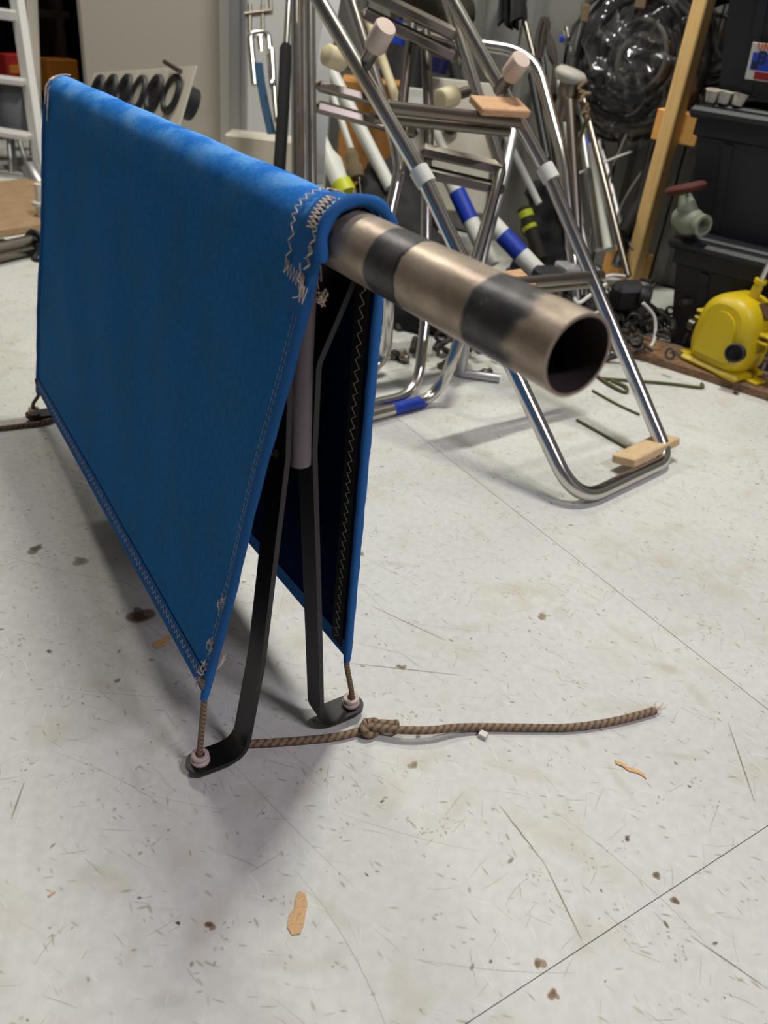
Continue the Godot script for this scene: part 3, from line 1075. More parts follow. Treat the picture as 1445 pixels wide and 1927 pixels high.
func stitches(cv: Node3D) -> void:
	var b := MB.new()
	# zigzag along the bottom hem of the left sheet
	zigzag(b, 136, func(k, a): return canvas_at(0.0125 + a * 0.9, lerpf(0.012, 0.99, k * k * 0.35 + k * 0.65), 0.0018), 0.0042, 0.00032)
	part("stitching", b, M.thread, cv)
	b = MB.new()
	# two rows beside the near hem, left sheet; one at the right
	for row in [0.0085, 0.0135]:
		for i in 56:
			var s0 := lerpf(0.395, 0.02, i / 56.0)
			var s1 := lerpf(0.395, 0.02, (i + 0.72) / 56.0)
			b.tube([canvas_at(s0, row, 0.0006), canvas_at((s0 + s1) / 2, row, 0.0009), canvas_at(s1, row, 0.0006)], 0.00025, 4)
	part("stitching", b, M.thread, cv)
	b = MB.new()
	# the coarse white zigzag round the collar and the frayed darning beside it
	zigzag(b, 26, func(k, a): return canvas_at(lerpf(0.385, 0.53, k), 0.040 + 0.010 * sin(k * 3.0) + a, 0.0030), 0.0042, 0.00055)
	zigzag(b, 13, func(k, a): return canvas_at(lerpf(0.390, 0.384, k) + a, lerpf(0.046, 0.006, k), 0.0026), 0.0050, 0.00035)
	zigzag(b, 30, func(k, a): return canvas_at(lerpf(0.395, 0.53, k), 0.0035 + a, 0.0042), 0.0036, 0.0008)
	zigzag(b, 17, func(k, a): return canvas_at(lerpf(0.425, 0.475, k), lerpf(0.013, 0.019, k) + a, 0.0040), 0.0065, 0.0007)
	zigzag(b, 4, func(k, a): return canvas_at(0.379 + a, lerpf(0.002, -0.010, k), 0.0060), 0.0060, 0.0004)
	part("darning", b, M.thread, cv).set_meta("label", "frayed off white darning by the pipe")
	b = MB.new()
	rng.seed = 41
	for c in [[0.385, 0.004], [0.41, 0.006], [0.012, 0.012], [0.028, 0.006], [0.055, 0.006], [0.105, 0.007], [0.5, 0.002]]:
		for k in 9:
			var q := []
			var s: float = c[0]
			var u: float = c[1]
			var o := canvas_at(s, u, 0.003)
			for i in 4:
				q.append(o)
				o += Vector3(rng.randfn() * 0.0022, rng.randfn() * 0.0045 - 0.001, rng.randfn() * 0.0022)
				o.x = minf(o.x, canvas_at(s, u, 0.002).x) if s < 0.4 else o.x
			b.tube(spline(q, 3), 0.00042, 4)
	# frayed tufts at the foot of the hem and at the far top corner
	for k in 14:
		var o := canvas_at(0.028, 0.0) + Vector3(0.004, 0.0, 0.003)
		b.tube(spline([o, o + Vector3(0.004, 0.006 + rng.randf() * 0.004, 0.003), o + Vector3(0.007 + rng.randf() * 0.003, 0.016 + rng.randf() * 0.01, 0.004)], 4), 0.0003, 4)
	for k in 16:
		var s := rng.randf_range(0.40, 0.50)
		var u := rng.randf_range(0.975, 0.998)
		b.tube([canvas_at(s, u, 0.002), canvas_at(s + rng.randf_range(-0.02, 0.02), u - rng.randf_range(0, 0.015), 0.0035), canvas_at(s + rng.randf_range(-0.02, 0.02), u, 0.002)], 0.0009, 4)
	part("frayed_thread", b, M.thread, cv)

func floor_rope() -> void:
	var b := MB.new()
	var p := spline([Vector3(0.2159, 0.006, -0.5792), Vector3(0.245, 0.0055, -0.5775), Vector3(0.2944, 0.005, -0.5581), Vector3(0.3455, 0.005, -0.5393), Vector3(0.3781, 0.005, -0.5326), Vector3(0.3977, 0.006, -0.5317), Vector3(0.4047, 0.013, -0.5255), Vector3(0.4155, 0.012, -0.5202), Vector3(0.4244, 0.009, -0.5198)], 8)
	b.tube(p, 0.0046, 12, true, 55.0)
	b.tube(spline([Vector3(0.3925, 0.012, -0.5363), Vector3(0.3825, 0.012, -0.5278), Vector3(0.3895, 0.005, -0.5215), Vector3(0.4024, 0.005, -0.5249), Vector3(0.4005, 0.013, -0.5304), Vector3(0.3902, 0.014, -0.5326)], 8), 0.0046, 12, true, 55.0)
	b.tube(spline([Vector3(0.3888, 0.012, -0.53), Vector3(0.404, 0.0115, -0.5193), Vector3(0.4236, 0.013, -0.5044), Vector3(0.452, 0.012, -0.4911), Vector3(0.4853, 0.008, -0.483), Vector3(0.5224, 0.005, -0.4683), Vector3(0.5687, 0.0048, -0.4444), Vector3(0.6166, 0.0048, -0.4213), Vector3(0.6724, 0.0048, -0.4048), Vector3(0.7296, 0.0052, -0.3944)], 8), 0.0048, 12, true, 55.0)
	var at := Vector3(0.3985, 0, -0.5319)
	solo("rope", at, b, M.brown_rope, "brown braided rope lying on the floor between the feet with a loose frayed end", "rope")
	var r: Node3D = get_node("rope")
	b = MB.new()
	rng.seed = 8
	for k in 16:
		var o: Vector3 = Vector3(0.7296, 0.0052, -0.3944)
		b.tube([o + Vector3(rng.randfn(), 0.4 * rng.randfn(), rng.randfn()) * 0.0022, o + Vector3(0.006, 0.001, -0.001) + Vector3(rng.randfn(), rng.randf() * 1.3, rng.randfn()) * 0.004], 0.0005, 4)
	part("frayed_end", b, M.thread, r)
	b = MB.new()
	b.tube(spline([Vector3(0.2489, 0.006, -1.4304), Vector3(0.2228, 0.005, -1.4262), Vector3(0.1961, 0.004, -1.4293), Vector3(0.1608, 0.004, -1.4314), Vector3(0.1098, 0.004, -1.4376)], 6), 0.0042, 10, true, 55.0)
	solo("rope", Vector3(0.206, 0, -1.4362), b, M.brown_rope, "brown rope end on the floor at the far foot of the canvas stand", "rope")

# ---------------------------------------------------------------- ladders
func boarding_ladder() -> void:
	var base := Vector3(1.1366, 0, -0.8421)
	var t := thing("boarding_ladder", base, "polished steel boarding ladder leaning with its rounded foot on the open floor", "ladder")
	var cl := Vector3(0.976, 0.0145, -0.8017)
	var cr := Vector3(1.271, 0.0145, -0.8509)
	var kl := Vector3(0.8904, 0.4582, -1.2538)
	var kr := Vector3(1.2227, 0.4539, -1.29)
	var tl := Vector3(0.8013, 0.7031, -1.5078)
	var tr := Vector3(1.1332, 0.7271, -1.5664)
	tl = ext(kl, tl, 0.45)
	tr = ext(kr, tr, 0.45)
	var b := MB.new()
	b.tube(fillet([tl, kl, cl, cr, kr, tr], [0.3, 0.075, 0.045, 0.3], 10), 0.0138, 20)
	part("rail", b, M.chrome, t)
	# foot bar joins the lower ends of the two rails
	var nl := (cl - tl).cross(cr - cl).normalized()
	if nl.y < 0:
		nl = -nl
	var rail := t.get_child(0)
	for q in [[kl, tl], [kr, tr]]:
		b = MB.new()
		var d: Vector3 = (q[1] - q[0]).normalized()
		b.tube([q[0] - d * 0.016, q[0] - d * 0.014, q[0] + d * 0.014, q[0] + d * 0.016], [0.0165, 0.018, 0.018, 0.0165], 18)
		part("collar", b, M.white_plastic, t).set_meta("label", "white plastic collar on the rail")
	var su := Vector3(1.1859, 0.536, -1.3656)
	var sl := Vector3(0.8538, 0.5554, -1.3556)
	var mu := Vector3(1.2692, 0.2913, -1.1303)
	var ml := Vector3(0.9205, 0.3018, -1.1106)
	for q in [[sl, su], [ml, mu]]:
		b = MB.new()
		b.tube([q[0], q[1]], 0.0115, 16)
		b.tube([q[0] + nl * -0.03, q[1] + nl * -0.03], 0.0095, 16)
		part("rung", b, M.dull_chrome, t)
	# stand off stubs with rubber tips
	for q in [[Vector3(0.8478, 0.6086, -1.4158), Vector3(0.8499, 0.6833, -1.3489)], [Vector3(1.1736, 0.5821, -1.4248), Vector3(1.1632, 0.6505, -1.3546)]]:
		b = MB.new()
		var d: Vector3 = (q[1] - q[0]).normalized()
		b.tube([q[0], q[0].lerp(q[1], 0.75)], 0.0125, 16)
		var st := part("stand_off", b, M.dull_chrome, t)
		b = MB.new()
		b.lathe([Vector2(0, 0), Vector2(0.0185, 0), Vector2(0.0195, 0.002), Vector2(0.0195, 0.043), Vector2(0.0175, 0.046), Vector2(0.0, 0.0465)], axis(q[1] - d * 0.052, d), 22)
		part("rubber_tip", b, M.white_rubber, st).set_meta("label", "off white rubber tip")
	# wooden step pads
	for q in [[Vector3(1.0734, 0.5625, -1.3646), Vector3(1.1868, 0.5623, -1.3563), 0.055, 0.014], [Vector3(0.9495, 0.2979, -1.116), Vector3(1.0718, 0.298, -1.1307), 0.05, 0.016]]:
		b = MB.new()
		var x: Vector3 = q[1] - q[0]
		b.box((q[0] + q[1]) / 2, Vector3(x.length(), q[3], q[2]), frame(x, Vector3(0.1, 1, 0.35)), 0.002)
		part("step_pad", b, M.teak, t)
	b = MB.new()
	var x0 := Vector3(1.1481, 0.03, -0.8611)
	var x1 := Vector3(1.3054, 0.034, -0.8884)
	b.box((x0 + x1) / 2, Vector3((x1 - x0).length(), 0.017, 0.05), frame(x1 - x0, Vector3(0.05, 1, -0.25)), 0.002)
	part("step_pad", b, M.pale_wood, t).set_meta("label", "pale wooden step pad at the foot")

func tall_ladders() -> void:
	# the folding ladder behind, with the blue tape on its foot
	var t := thing("folding_ladder", Vector3(0.9102, -0, -1.2503), "steel folding ladder with blue tape on its bent foot behind the leaning ladder", "ladder")
	var b := MB.new()
	b.tube(fillet([ext(Vector3(1.0284, 0.4873, -1.5852), Vector3(1.0144, 0.7061, -1.7655), 0.3), Vector3(1.0298, 0.4673, -1.5686), Vector3(1.0258, 0.4154, -1.531), Vector3(0.9751, 0.3065, -1.4825), Vector3(0.9506, 0.1842, -1.4047), Vector3(0.975, 0.015, -1.4334), Vector3(0.842, 0.015, -1.4038)], [0.1, 0.08, 0.2, 0.3, 0.05], 8), 0.0125, 16)
	part("rail", b, M.chrome, t)
	b = MB.new()
	b.tube(fillet([ext(Vector3(1.2212, 0.4408, -1.4407), Vector3(1.2062, 0.6694, -1.6295), 0.3), Vector3(1.2222, 0.4335, -1.4344), Vector3(1.1037, 0.2642, -1.3289), Vector3(1.014, 0.1328, -1.2323), Vector3(0.9924, 0.014, -1.25), Vector3(0.7695, 0.014, -1.2203)], [0.04, 0.3, 0.3, 0.07], 8), 0.0125, 16)
	part("rail", b, M.chrome, t)
	b = MB.new()
	b.tube(fillet([Vector3(1.0902, 0.43, -1.5257), Vector3(1.0166, 0.1473, -1.358), Vector3(0.9594, 0.014, -1.2785), Vector3(0.7821, 0.014, -1.2637)], [0.3, 0.09], 8), 0.0115, 16)
	part("rail", b, M.chrome, t)
	b = MB.new()
	var f0 := Vector3(0.9924, 0.014, -1.25)
	var f1 := Vector3(0.7695, 0.014, -1.2203)
	b.tube([f0.lerp(f1, 0.16), f0.lerp(f1, 0.55)], 0.0131, 16)
	part("blue_tape", b, M.blue_tape, t).set_meta("label", "blue tape wrapped on the foot tube")
	for q in [[Vector3(1.0383, 0.7273, -1.765), Vector3(1.2047, 0.6637, -1.626)], [Vector3(1.071, 0.4547, -1.5295), Vector3(1.2289, 0.4342, -1.4302)]]:
		var d: Vector3 = q[1] - q[0]
		b = MB.new()
		b.box((q[0] + q[1]) / 2, Vector3(d.length(), 0.022, 0.034), frame(d, Vector3(0, 1, 0.7)), 0.009)
		b.box((q[0] + q[1]) / 2 + Vector3(0, -0.040, 0.01), Vector3(d.length(), 0.022, 0.034), frame(d, Vector3(0, 1, 0.7)), 0.009)
		part("tread", b, M.dull_chrome, t)
	for q in [[Vector3(1.1532, 0.6749, -1.7296), Vector3(1.0959, 0.5209, -1.6505), Vector3(1.0661, 0.4223, -1.595)], [Vector3(1.1863, 0.6623, -1.7253), Vector3(1.1571, 0.5243, -1.6386), Vector3(1.132, 0.4253, -1.5794)]]:
		b = MB.new()
		b.tube(spline(q, 5), 0.0115, 14)
		part("brace", b, M.dull_chrome, t)
	# cream tips on stubs
	for q in [[Vector3(0.972, 0.5894, -1.6467), Vector3(0.8901, 0.6111, -1.6347)], [Vector3(1.1831, 0.5679, -1.5378), Vector3(1.1024, 0.5509, -1.5239)]]:
		b = MB.new()
		var d: Vector3 = (q[1] - q[0]).normalized()
		b.tube([q[0], q[0].lerp(q[1], 0.7)], 0.011, 14)
		var st := part("stand_off", b, M.dull_chrome, t)
		b = MB.new()
		b.lathe([Vector2(0, 0), Vector2(0.020, 0), Vector2(0.021, 0.002), Vector2(0.021, 0.040), Vector2(0.018, 0.044), Vector2(0.0, 0.0445)], axis(q[1] - d * 0.044, d), 20)
		part("rubber_tip", b, M.cream_rubber, st).set_meta("label", "cream rubber tip")
	# the upright ladder at the left: two rails seen edge on and a rung
	t = thing("upright_ladder", Vector3(0.8086, -0, -1.4877), "upright steel ladder standing between the black foam handle and the leaning ladder", "ladder")
	for q in [[Vector3(0.9738, 0.7527, -1.947), Vector3(0.82, 0.1387, -1.5786)], [Vector3(0.9544, 0.7542, -1.8457), Vector3(0.8122, 0.168, -1.4906)], [Vector3(1.0097, 0.7551, -1.9814), Vector3(0.8525, 0.1274, -1.6048)]]:
		b = MB.new()
		var foot: Vector3 = q[1]
		foot = ext(q[0], q[1], 0.0)
		var k: float = (foot.y - 0.012) / maxf(0.001, q[0].y - foot.y)
		foot = foot + (foot - q[0]) * k
		b.tube([q[0], foot], 0.0115, 16)
		part("rail", b, M.chrome, t)
	b = MB.new()
	var r0 := Vector3(0.9236, 0.5452, -1.734)
	var r1 := Vector3(1.1376, 0.5086, -1.6403)
	b.box((r0 + r1) / 2, Vector3((r1 - r0).length(), 0.024, 0.02), frame(r1 - r0, Vector3(0, 1, 0.4)), 0.009)
	b.box((r0 + r1) / 2 + Vector3(0, -0.040, 0), Vector3((r1 - r0).length(), 0.024, 0.03), frame(r1 - r0, Vector3(0, 1, 0.4)), 0.009)
	part("tread", b, M.dull_chrome, t)
	b = MB.new()
	b.strap([Vector3(1.1453, 0.7328, -2.071), Vector3(1.0901, 0.5994, -2.0065), Vector3(1.0499, 0.4784, -1.9409), Vector3(1.0021, 0.3195, -1.8513)], RN * 0.75 - RU * 0.65, 0.034, 0.006)
	solo("flat_bar", Vector3(1.0021, 0.3195, -1.8513), b, M.zinc, "grey aluminium flat bar standing just behind the upright ladder", "bar")
	# grey flat bars of the folded swim step
	t = thing("swim_step", Vector3(1.1914, 0, -1.3596), "grey folded flat bar step standing under the worn tread of the folding ladder", "swim step")
	b = MB.new()
	b.tube([Vector3(1.3898, 0.5078, -1.6054), Vector3(1.2965, 0.4056, -1.5051), Vector3(1.1863, 0.2843, -1.4019), Vector3(1.1049, 0.1403, -1.3187), Vector3(1.1315, 0.01, -1.3489)], 0.0105, 12)
	part("rail", b, M.aluminium, t)
	b = MB.new()
	b.tube([Vector3(1.1315, 0.01, -1.3489), Vector3(1.2007, 0.01, -1.2938)], 0.0105, 12)
	part("foot", b, M.aluminium, t)
	# the tall arch of dark tube with bright right leg
	t = thing("tube_arch", Vector3(1.5848, 0, -1.4503), "tall rounded arch of steel tube behind the leaning ladder", "tube frame")
	b = MB.new()
	b.tube(fillet([Vector3(1.3753, 0.6688, -2.1045), Vector3(1.5064, 0.6383, -1.9874), Vector3(1.6495, 0.6321, -1.8806), Vector3(1.6166, 0.4106, -1.6589), Vector3(1.5848, 0.205, -1.5215), Vector3(1.5733, 0.012, -1.4217)], [0.2, 0.14, 0.4, 0.4], 10), 0.0155, 16)
	part("tube", b, M.chrome, t)

# ---------------------------------------------------------------- bins, post and board at the right
func bin(n: float, y: float, u0: float, w: float, h: float, dep: float, label: String) -> Node3D:
	var t := thing("storage_bin", rm(n + dep / 2, y, u0 - w / 2), label, "storage bin", "black lidded storage bins stacked by the post")
	var b := MB.new()
	var c := rm(n + dep / 2, y, u0 - w / 2)
	# tapered body: ring by ring
	var rows := []
	var tp := 0.035
	for lv in [[0.0, 1.0], [0.0, 1.0], [h - 0.05, 0.0], [h - 0.045, -0.3], [h, -0.3]]:
		var k: float = lv[1]
		var hw := w / 2 - 0.03 - tp * k
		var hd := dep / 2 - 0.03 - tp * k
		rows.append([hw, hd, lv[0]])
	for i in rows.size() - 1:
		var q := []
		for r in [rows[i], rows[i + 1]]:
			for s in [[-1, -1], [1, -1], [1, 1], [-1, 1]]:
				q.append(c + RN * (s[1] * r[1]) + RU * (s[0] * r[0]) + Vector3(0, r[2], 0))
		for k in 4:
			var k2 := (k + 1) % 4
			var m4: Vector3 = (q[k] + q[k2]) / 2 - c
			m4.y = 0
			b.flat(q[k], q[k2], q[4 + k2], m4)
			b.flat(q[k], q[4 + k2], q[4 + k], m4)
	var r0: Array = rows[0]
	var fl := []
	for s in [[-1, -1], [1, -1], [1, 1], [-1, 1]]:
		fl.append(c + RN * (s[1] * r0[1]) + RU * (s[0] * r0[0]))
	b.quad(fl[0], fl[1], fl[2], fl[3], Vector3.DOWN)
	var body := part("body", b, M.black_plastic, t)
	# ribs and the recessed grip on the front
	for k in [-0.36, -0.12, 0.12, 0.36]:
		b = MB.new()
		var lo: Vector3 = c - RN * (dep / 2 - 0.03 - tp + 0.001) + RU * (w * k * 0.92) + Vector3(0, 0.015, 0)
		var hi: Vector3 = c - RN * (dep / 2 - 0.03 + 0.001) + RU * (w * k) + Vector3(0, h - 0.055, 0)
		b.strap([lo, hi], RU, 0.022, 0.008)
		part("rib", b, M.black_plastic, body)
	b = MB.new()
	b.box(c + Vector3(0, h - 0.03, 0) - RN * (dep / 2 - 0.028), Vector3(0.16, 0.03, 0.03), Basis(RU, Vector3.UP, -RN), 0.006)
	part("grip", b, M.black_plastic, body)
	b = MB.new()
	b.box(c + Vector3(0, h + 0.004, 0), Vector3(dep, 0.026, w), Basis(RN, Vector3.UP, -RU), 0.008)
	b.box(c + Vector3(0, h + 0.018, 0), Vector3(dep - 0.08, 0.014, w - 0.08), Basis(RN, Vector3.UP, -RU), 0.005)
	part("lid", b, M.black_plastic, t)
	return t

func bins() -> void:
	# the plank the pump and the lowest bin stand on
	var b := MB.new()
	b.box(rm(2.082, 0.0105, 0.55), Vector3(0.136, 0.021, 2.3), Basis(RN, Vector3.UP, -RU), 0.002)
	solo("floor_plank", rm(2.082, 0, 0.55), b, M.dirty_board, "worn brown plank on the floor under the yellow pump, before the black bins", "plank")
	bin(2.155, 0.0, 0.635, 0.78, 0.262, 0.50, "lowest black bin of the stack, on the floor behind the yellow pump")
	bin(2.20, 0.284, 0.685, 0.78, 0.272, 0.48, "middle black bin of the stack, on the lowest bin's lid")
	var t := bin(2.215, 0.602, 0.715, 0.78, 0.30, 0.46, "upper black bin with the blue and white label on its front")
	# white, blue and red label on the upper bin
	var c0: Vector3 = Vector3(1.8827, 0.6418, -1.3867)
	var c1: Vector3 = Vector3(1.8624, 0.7168, -1.3784)
	var up := (c1 - c0).normalized()
	var hgt := c0.distance_to(c1)
	up = Vector3(up.dot(RN) * RN.x, up.y, up.dot(RN) * RN.z).normalized()
	var nrm := up.cross(RU).normalized()
	if nrm.dot(RN) > 0:
		nrm = -nrm
	var wdt := 0.26
	var card := MB.new()
	var fx := Basis(-RU, up, nrm)
	var o := c0 + nrm * 0.004
	card.box(o - RU * (wdt / 2) + up * (hgt / 2), Vector3(wdt, hgt, 0.0016), fx, 0.0005)
	var lb := part("label_plate", card, M.white_plastic, t)
	lb.set_meta("label", "white, orange, blue and red printed label")
	for q in [[0.007, wdt - 0.007, 0.27, 0.75, "bright_blue"], [0.020, wdt - 0.004, 0.03, 0.24, "red_plastic"], [0.010, 0.024, 0.30, 0.52, "navy"], [0.06, 0.066, 0.12, 0.22, "white_plastic"]]:
		var s := MB.new()
		s.box(o - RU * ((q[0] + q[1]) / 2) + up * (hgt * (q[2] + q[3]) / 2) + nrm * (0.0011 if q[0] < 0.0095 or q[0] == 0.020 else 0.0016), Vector3(q[1] - q[0], hgt * (q[3] - q[2]), 0.0008), fx, 0.0002)
		part("print", s, M[q[4]], lb)
	var font := SystemFont.new()
	font.font_names = PackedStringArray(["Droid Sans"])
	font.font_weight = 700
	for q in [["UNION", 0.012, 0.76, 0.020, "orange_print"], ["BUIL", 0.016, 0.31, 0.040, "navy"]]:
		var tm := TextMesh.new()
		tm.text = q[0]
		tm.font = font
		tm.font_size = 32
		tm.pixel_size = q[3] / 32.0
		tm.depth = 0.0008
		tm.horizontal_alignment = HORIZONTAL_ALIGNMENT_LEFT
		tm.vertical_alignment = VERTICAL_ALIGNMENT_BOTTOM
		var mi := MeshInstance3D.new()
		mi.name = "lettering"
		mi.mesh = tm
		mi.material_override = M[q[4]]
		lb.add_child(mi, true)
		mi.transform = Transform3D(fx, o - RU * q[1] + up * (hgt * q[2]) + nrm * 0.0018 - t.position)
	var cups := [Vector3(1.8489, 0.5893, -1.4393), Vector3(1.8596, 0.5922, -1.4123), Vector3(1.8723, 0.5935, -1.3806)]
	for k in 3:
		var cb := MB.new()
		var cp: Vector3 = cups[k]
		cp.y = 0.584
		cb.lathe([Vector2(0, 0), Vector2(0.012, 0), Vector2(0.0145, 0.012), Vector2(0.017, 0.024), Vector2(0.0185, 0.026), Vector2(0.016, 0.026), Vector2(0.011, 0.003), Vector2(0, 0.003)], axis(cp, Vector3(0.12 * (k - 1), 1, 0.1)), 14)
		solo("plastic_cap", cp, cb, M.panel_white, "off white plastic cap on the middle bin's lid, %s from the post" % ["first", "second", "third"][k], "cap", "caps on the middle bin")
	# the pine post
	t = thing("pine_post", rm(2.52, 0, 0.82), "yellow pine post standing against the grey wall left of the black bins", "post")
	b = MB.new()
	b.box(rm(2.5175, 1.2, 0.82), Vector3(0.075, 2.4, 0.038), Basis(RN, Vector3.UP, -RU), 0.004)
	part("upright", b, M.pine, t)
	for y in [0.080, 0.487, 0.882]:
		b = MB.new()
		b.box(rm(2.592, y, 0.818 if y > 0.1 else 0.868), Vector3(0.070, 0.082, 0.132), Basis(RN, Vector3.UP, -RU), 0.003)
		part("cleat", b, M.orange_pine, t)

func pump_and_valve() -> void:
	# yellow diaphragm pump
	var c := rm(2.085, 0.021, 0.395)
	var t := thing("hand_pump", c, "yellow hand bilge pump standing on the brown plank before the black bins", "pump")
	var fwd := (-RN + RU * 0.35).normalized()
	var right := Vector3.UP.cross(fwd)
	var b := MB.new()
	# body: a round topped housing, swept front to back with shrinking outline
	var rows := []
	var steps := [[-0.062, 0.86], [-0.058, 0.94], [-0.045, 1.0], [0.03, 1.0], [0.05, 0.97], [0.066, 0.88], [0.074, 0.72]]
	for s in steps:
		var row := PackedVector3Array()
		for k in 41:
			var g := TAU * k / 40.0
			var x := cos(g)
			var y := sin(g)
			var px := 0.092 * signf(x) * pow(absf(x), 0.85)
			var py := 0.125 + 0.095 * signf(y) * pow(absf(y), 0.9)
			if y < 0:
				px = 0.092 * signf(x) * pow(absf(x), 0.35) * (1.0 + 0.16 * -y)
				py = 0.125 + 0.121 * y
			row.append(c + right * px * s[1] + Vector3(0, 0.004 + 0.105 + (py - 0.105) * lerpf(1.0, s[1], 0.8), 0) + fwd * s[0])
		rows.append(row)
	var probe := MB.new()
	probe.grid(rows, 1.0, true)
	var sg := 1.0 if probe.n[60].dot(probe.v[60] - (c + Vector3(0, 0.11, 0))) > 0 else -1.0
	b.grid(rows, sg, true)
	for e in [0, rows.size() - 1]:
		var mid := Vector3.ZERO
		for k in 40:
			mid += rows[e][k] / 40.0
		for k in 40:
			b.flat(mid, rows[e][k], rows[e][k + 1], fwd if e else -fwd)
	var body := part("body", b, M.pump_yellow, t)
	# raised face plate
	b = MB.new()
	var pl := []
	for k in 17:
		var g := PI * k / 16.0
		pl.append(Vector2(cos(g) * 0.05, 0.125 + sin(g) * 0.055))
	pl.append_array([Vector2(-0.062, 0.045), Vector2(0.062, 0.045)])
	b.prism(pl, 0.008, Transform3D(Basis(right, Vector3.UP, fwd), c + fwd * 0.073))
	part("face_plate", b, M.pump_yellow, body)
	b = MB.new()
	b.box(c + Vector3(0, 0.010, 0) + fwd * 0.005, Vector3(0.200, 0.020, 0.145), Basis(right, Vector3.UP, fwd), 0.008)
	for s in [-1.0, 1.0]:
		b.box(c + Vector3(0, 0.004, 0) + right * s * 0.115, Vector3(0.04, 0.008, 0.05), Basis(right, Vector3.UP, fwd), 0.002)
	part("base", b, M.pump_yellow, t)
	# side flanges, wing bolts
	for s in [-1.0, 1.0]:
		b = MB.new()
		for y in [0.118, 0.138]:
			b.box(c + right * s * 0.100 + Vector3(0, y, 0), Vector3(0.05, 0.009, 0.05), Basis(right, Vector3.UP, fwd), 0.003)
		part("flange", b, M.pump_yellow, body)
		b = MB.new()
		b.tube([c + right * s * 0.125 + Vector3(0, 0.04, 0.0), c + right * s * 0.125 + Vector3(0, 0.105, 0)], 0.006, 10)
		b.lathe([Vector2(0, 0), Vector2(0.018, 0), Vector2(0.018, 0.02), Vector2(0, 0.02)], axis(c + right * s * 0.125 + Vector3(0, 0.085, 0), right * s), 12)
		part("clamp_bolt", b, M.bolt_steel, body)
	# black outlet
	b = MB.new()
	b.lathe([Vector2(0.0, -0.04), Vector2(0.025, -0.04), Vector2(0.027, 0.020), Vector2(0.0225, 0.022), Vector2(0.020, 0.006), Vector2(0, 0.004)], axis(c + right * 0.074 + Vector3(0, 0.085, 0) + fwd * 0.080, -RN + Vector3(0, 0.25, 0)), 20)
	part("outlet", b, M.black_plastic, t)
	# worn patch
	b = MB.new()
	b.box(c + right * 0.072 + Vector3(0, 0.196, 0) + fwd * -0.01, Vector3(0.05, 0.01, 0.05), frame(right + Vector3(0, -0.8, 0), Vector3.UP), 0.003)
	part("worn_patch", b, M.pump_yellow_worn, body)
	# socket and chrome handle
	var s0 := c + right * 0.02 + Vector3(0, 0.20, 0)
	var hd := (Vector3(0, 1, 0) + right * 0.12 + fwd * 0.0).normalized()
	b = MB.new()
	b.tube([s0, s0 + hd * 0.062, s0 + hd * 0.064, s0 + hd * 0.074], [0.0155, 0.0135, 0.0175, 0.0175], 18)
	part("handle_socket", b, M.pump_yellow, t)
	b = MB.new()
	b.tube([s0 + hd * 0.06, s0 + hd * 0.40], 0.0085, 14)
	part("handle", b, M.chrome, t)
	t.scale = Vector3.ONE * 0.84
	# old gate valve on the lid of the lowest bin
	var v0: Vector3 = rm(2.165, 0.288, 0.600)
	fwd = -RN
	t = thing("gate_valve", v0, "old grey green gate valve with a rusty red handwheel on the lowest bin lid", "valve")
	b = MB.new()
	b.lathe([Vector2(0.0, -0.035), Vector2(0.027, -0.035), Vector2(0.030, -0.02), Vector2(0.036, 0), Vector2(0.030, 0.02), Vector2(0.022, 0.032), Vector2(0.026, 0.036), Vector2(0.026, 0.055), Vector2(0.018, 0.055), Vector2(0.016, 0.03), Vector2(0, 0.03)], axis(v0 + Vector3(0, 0.038, 0), -RU + fwd * 0.6), 18)
	b.lathe([Vector2(0.03, 0), Vector2(0.022, 0.035), Vector2(0.014, 0.06), Vector2(0, 0.06)], axis(v0 + Vector3(0, 0.04, 0), Vector3(0, 1, 0) + RU * 0.5), 14)
	part("body", b, M.valve_green, t)
	b = MB.new()
	var wx := axis(v0 + Vector3(0, 0.108, 0) + RU * 0.03, Vector3(0, 1, 0) + RU * 0.4)
	b.torus(wx, 0.040, 0.010, 24, 8)
	for k in 3:
		var d := wx.basis * Vector3(cos(k * TAU / 3), 0, sin(k * TAU / 3))
		b.tube([wx.origin, wx.origin + d * 0.04], 0.005, 6)
	part("handwheel", b, M.rust, t)

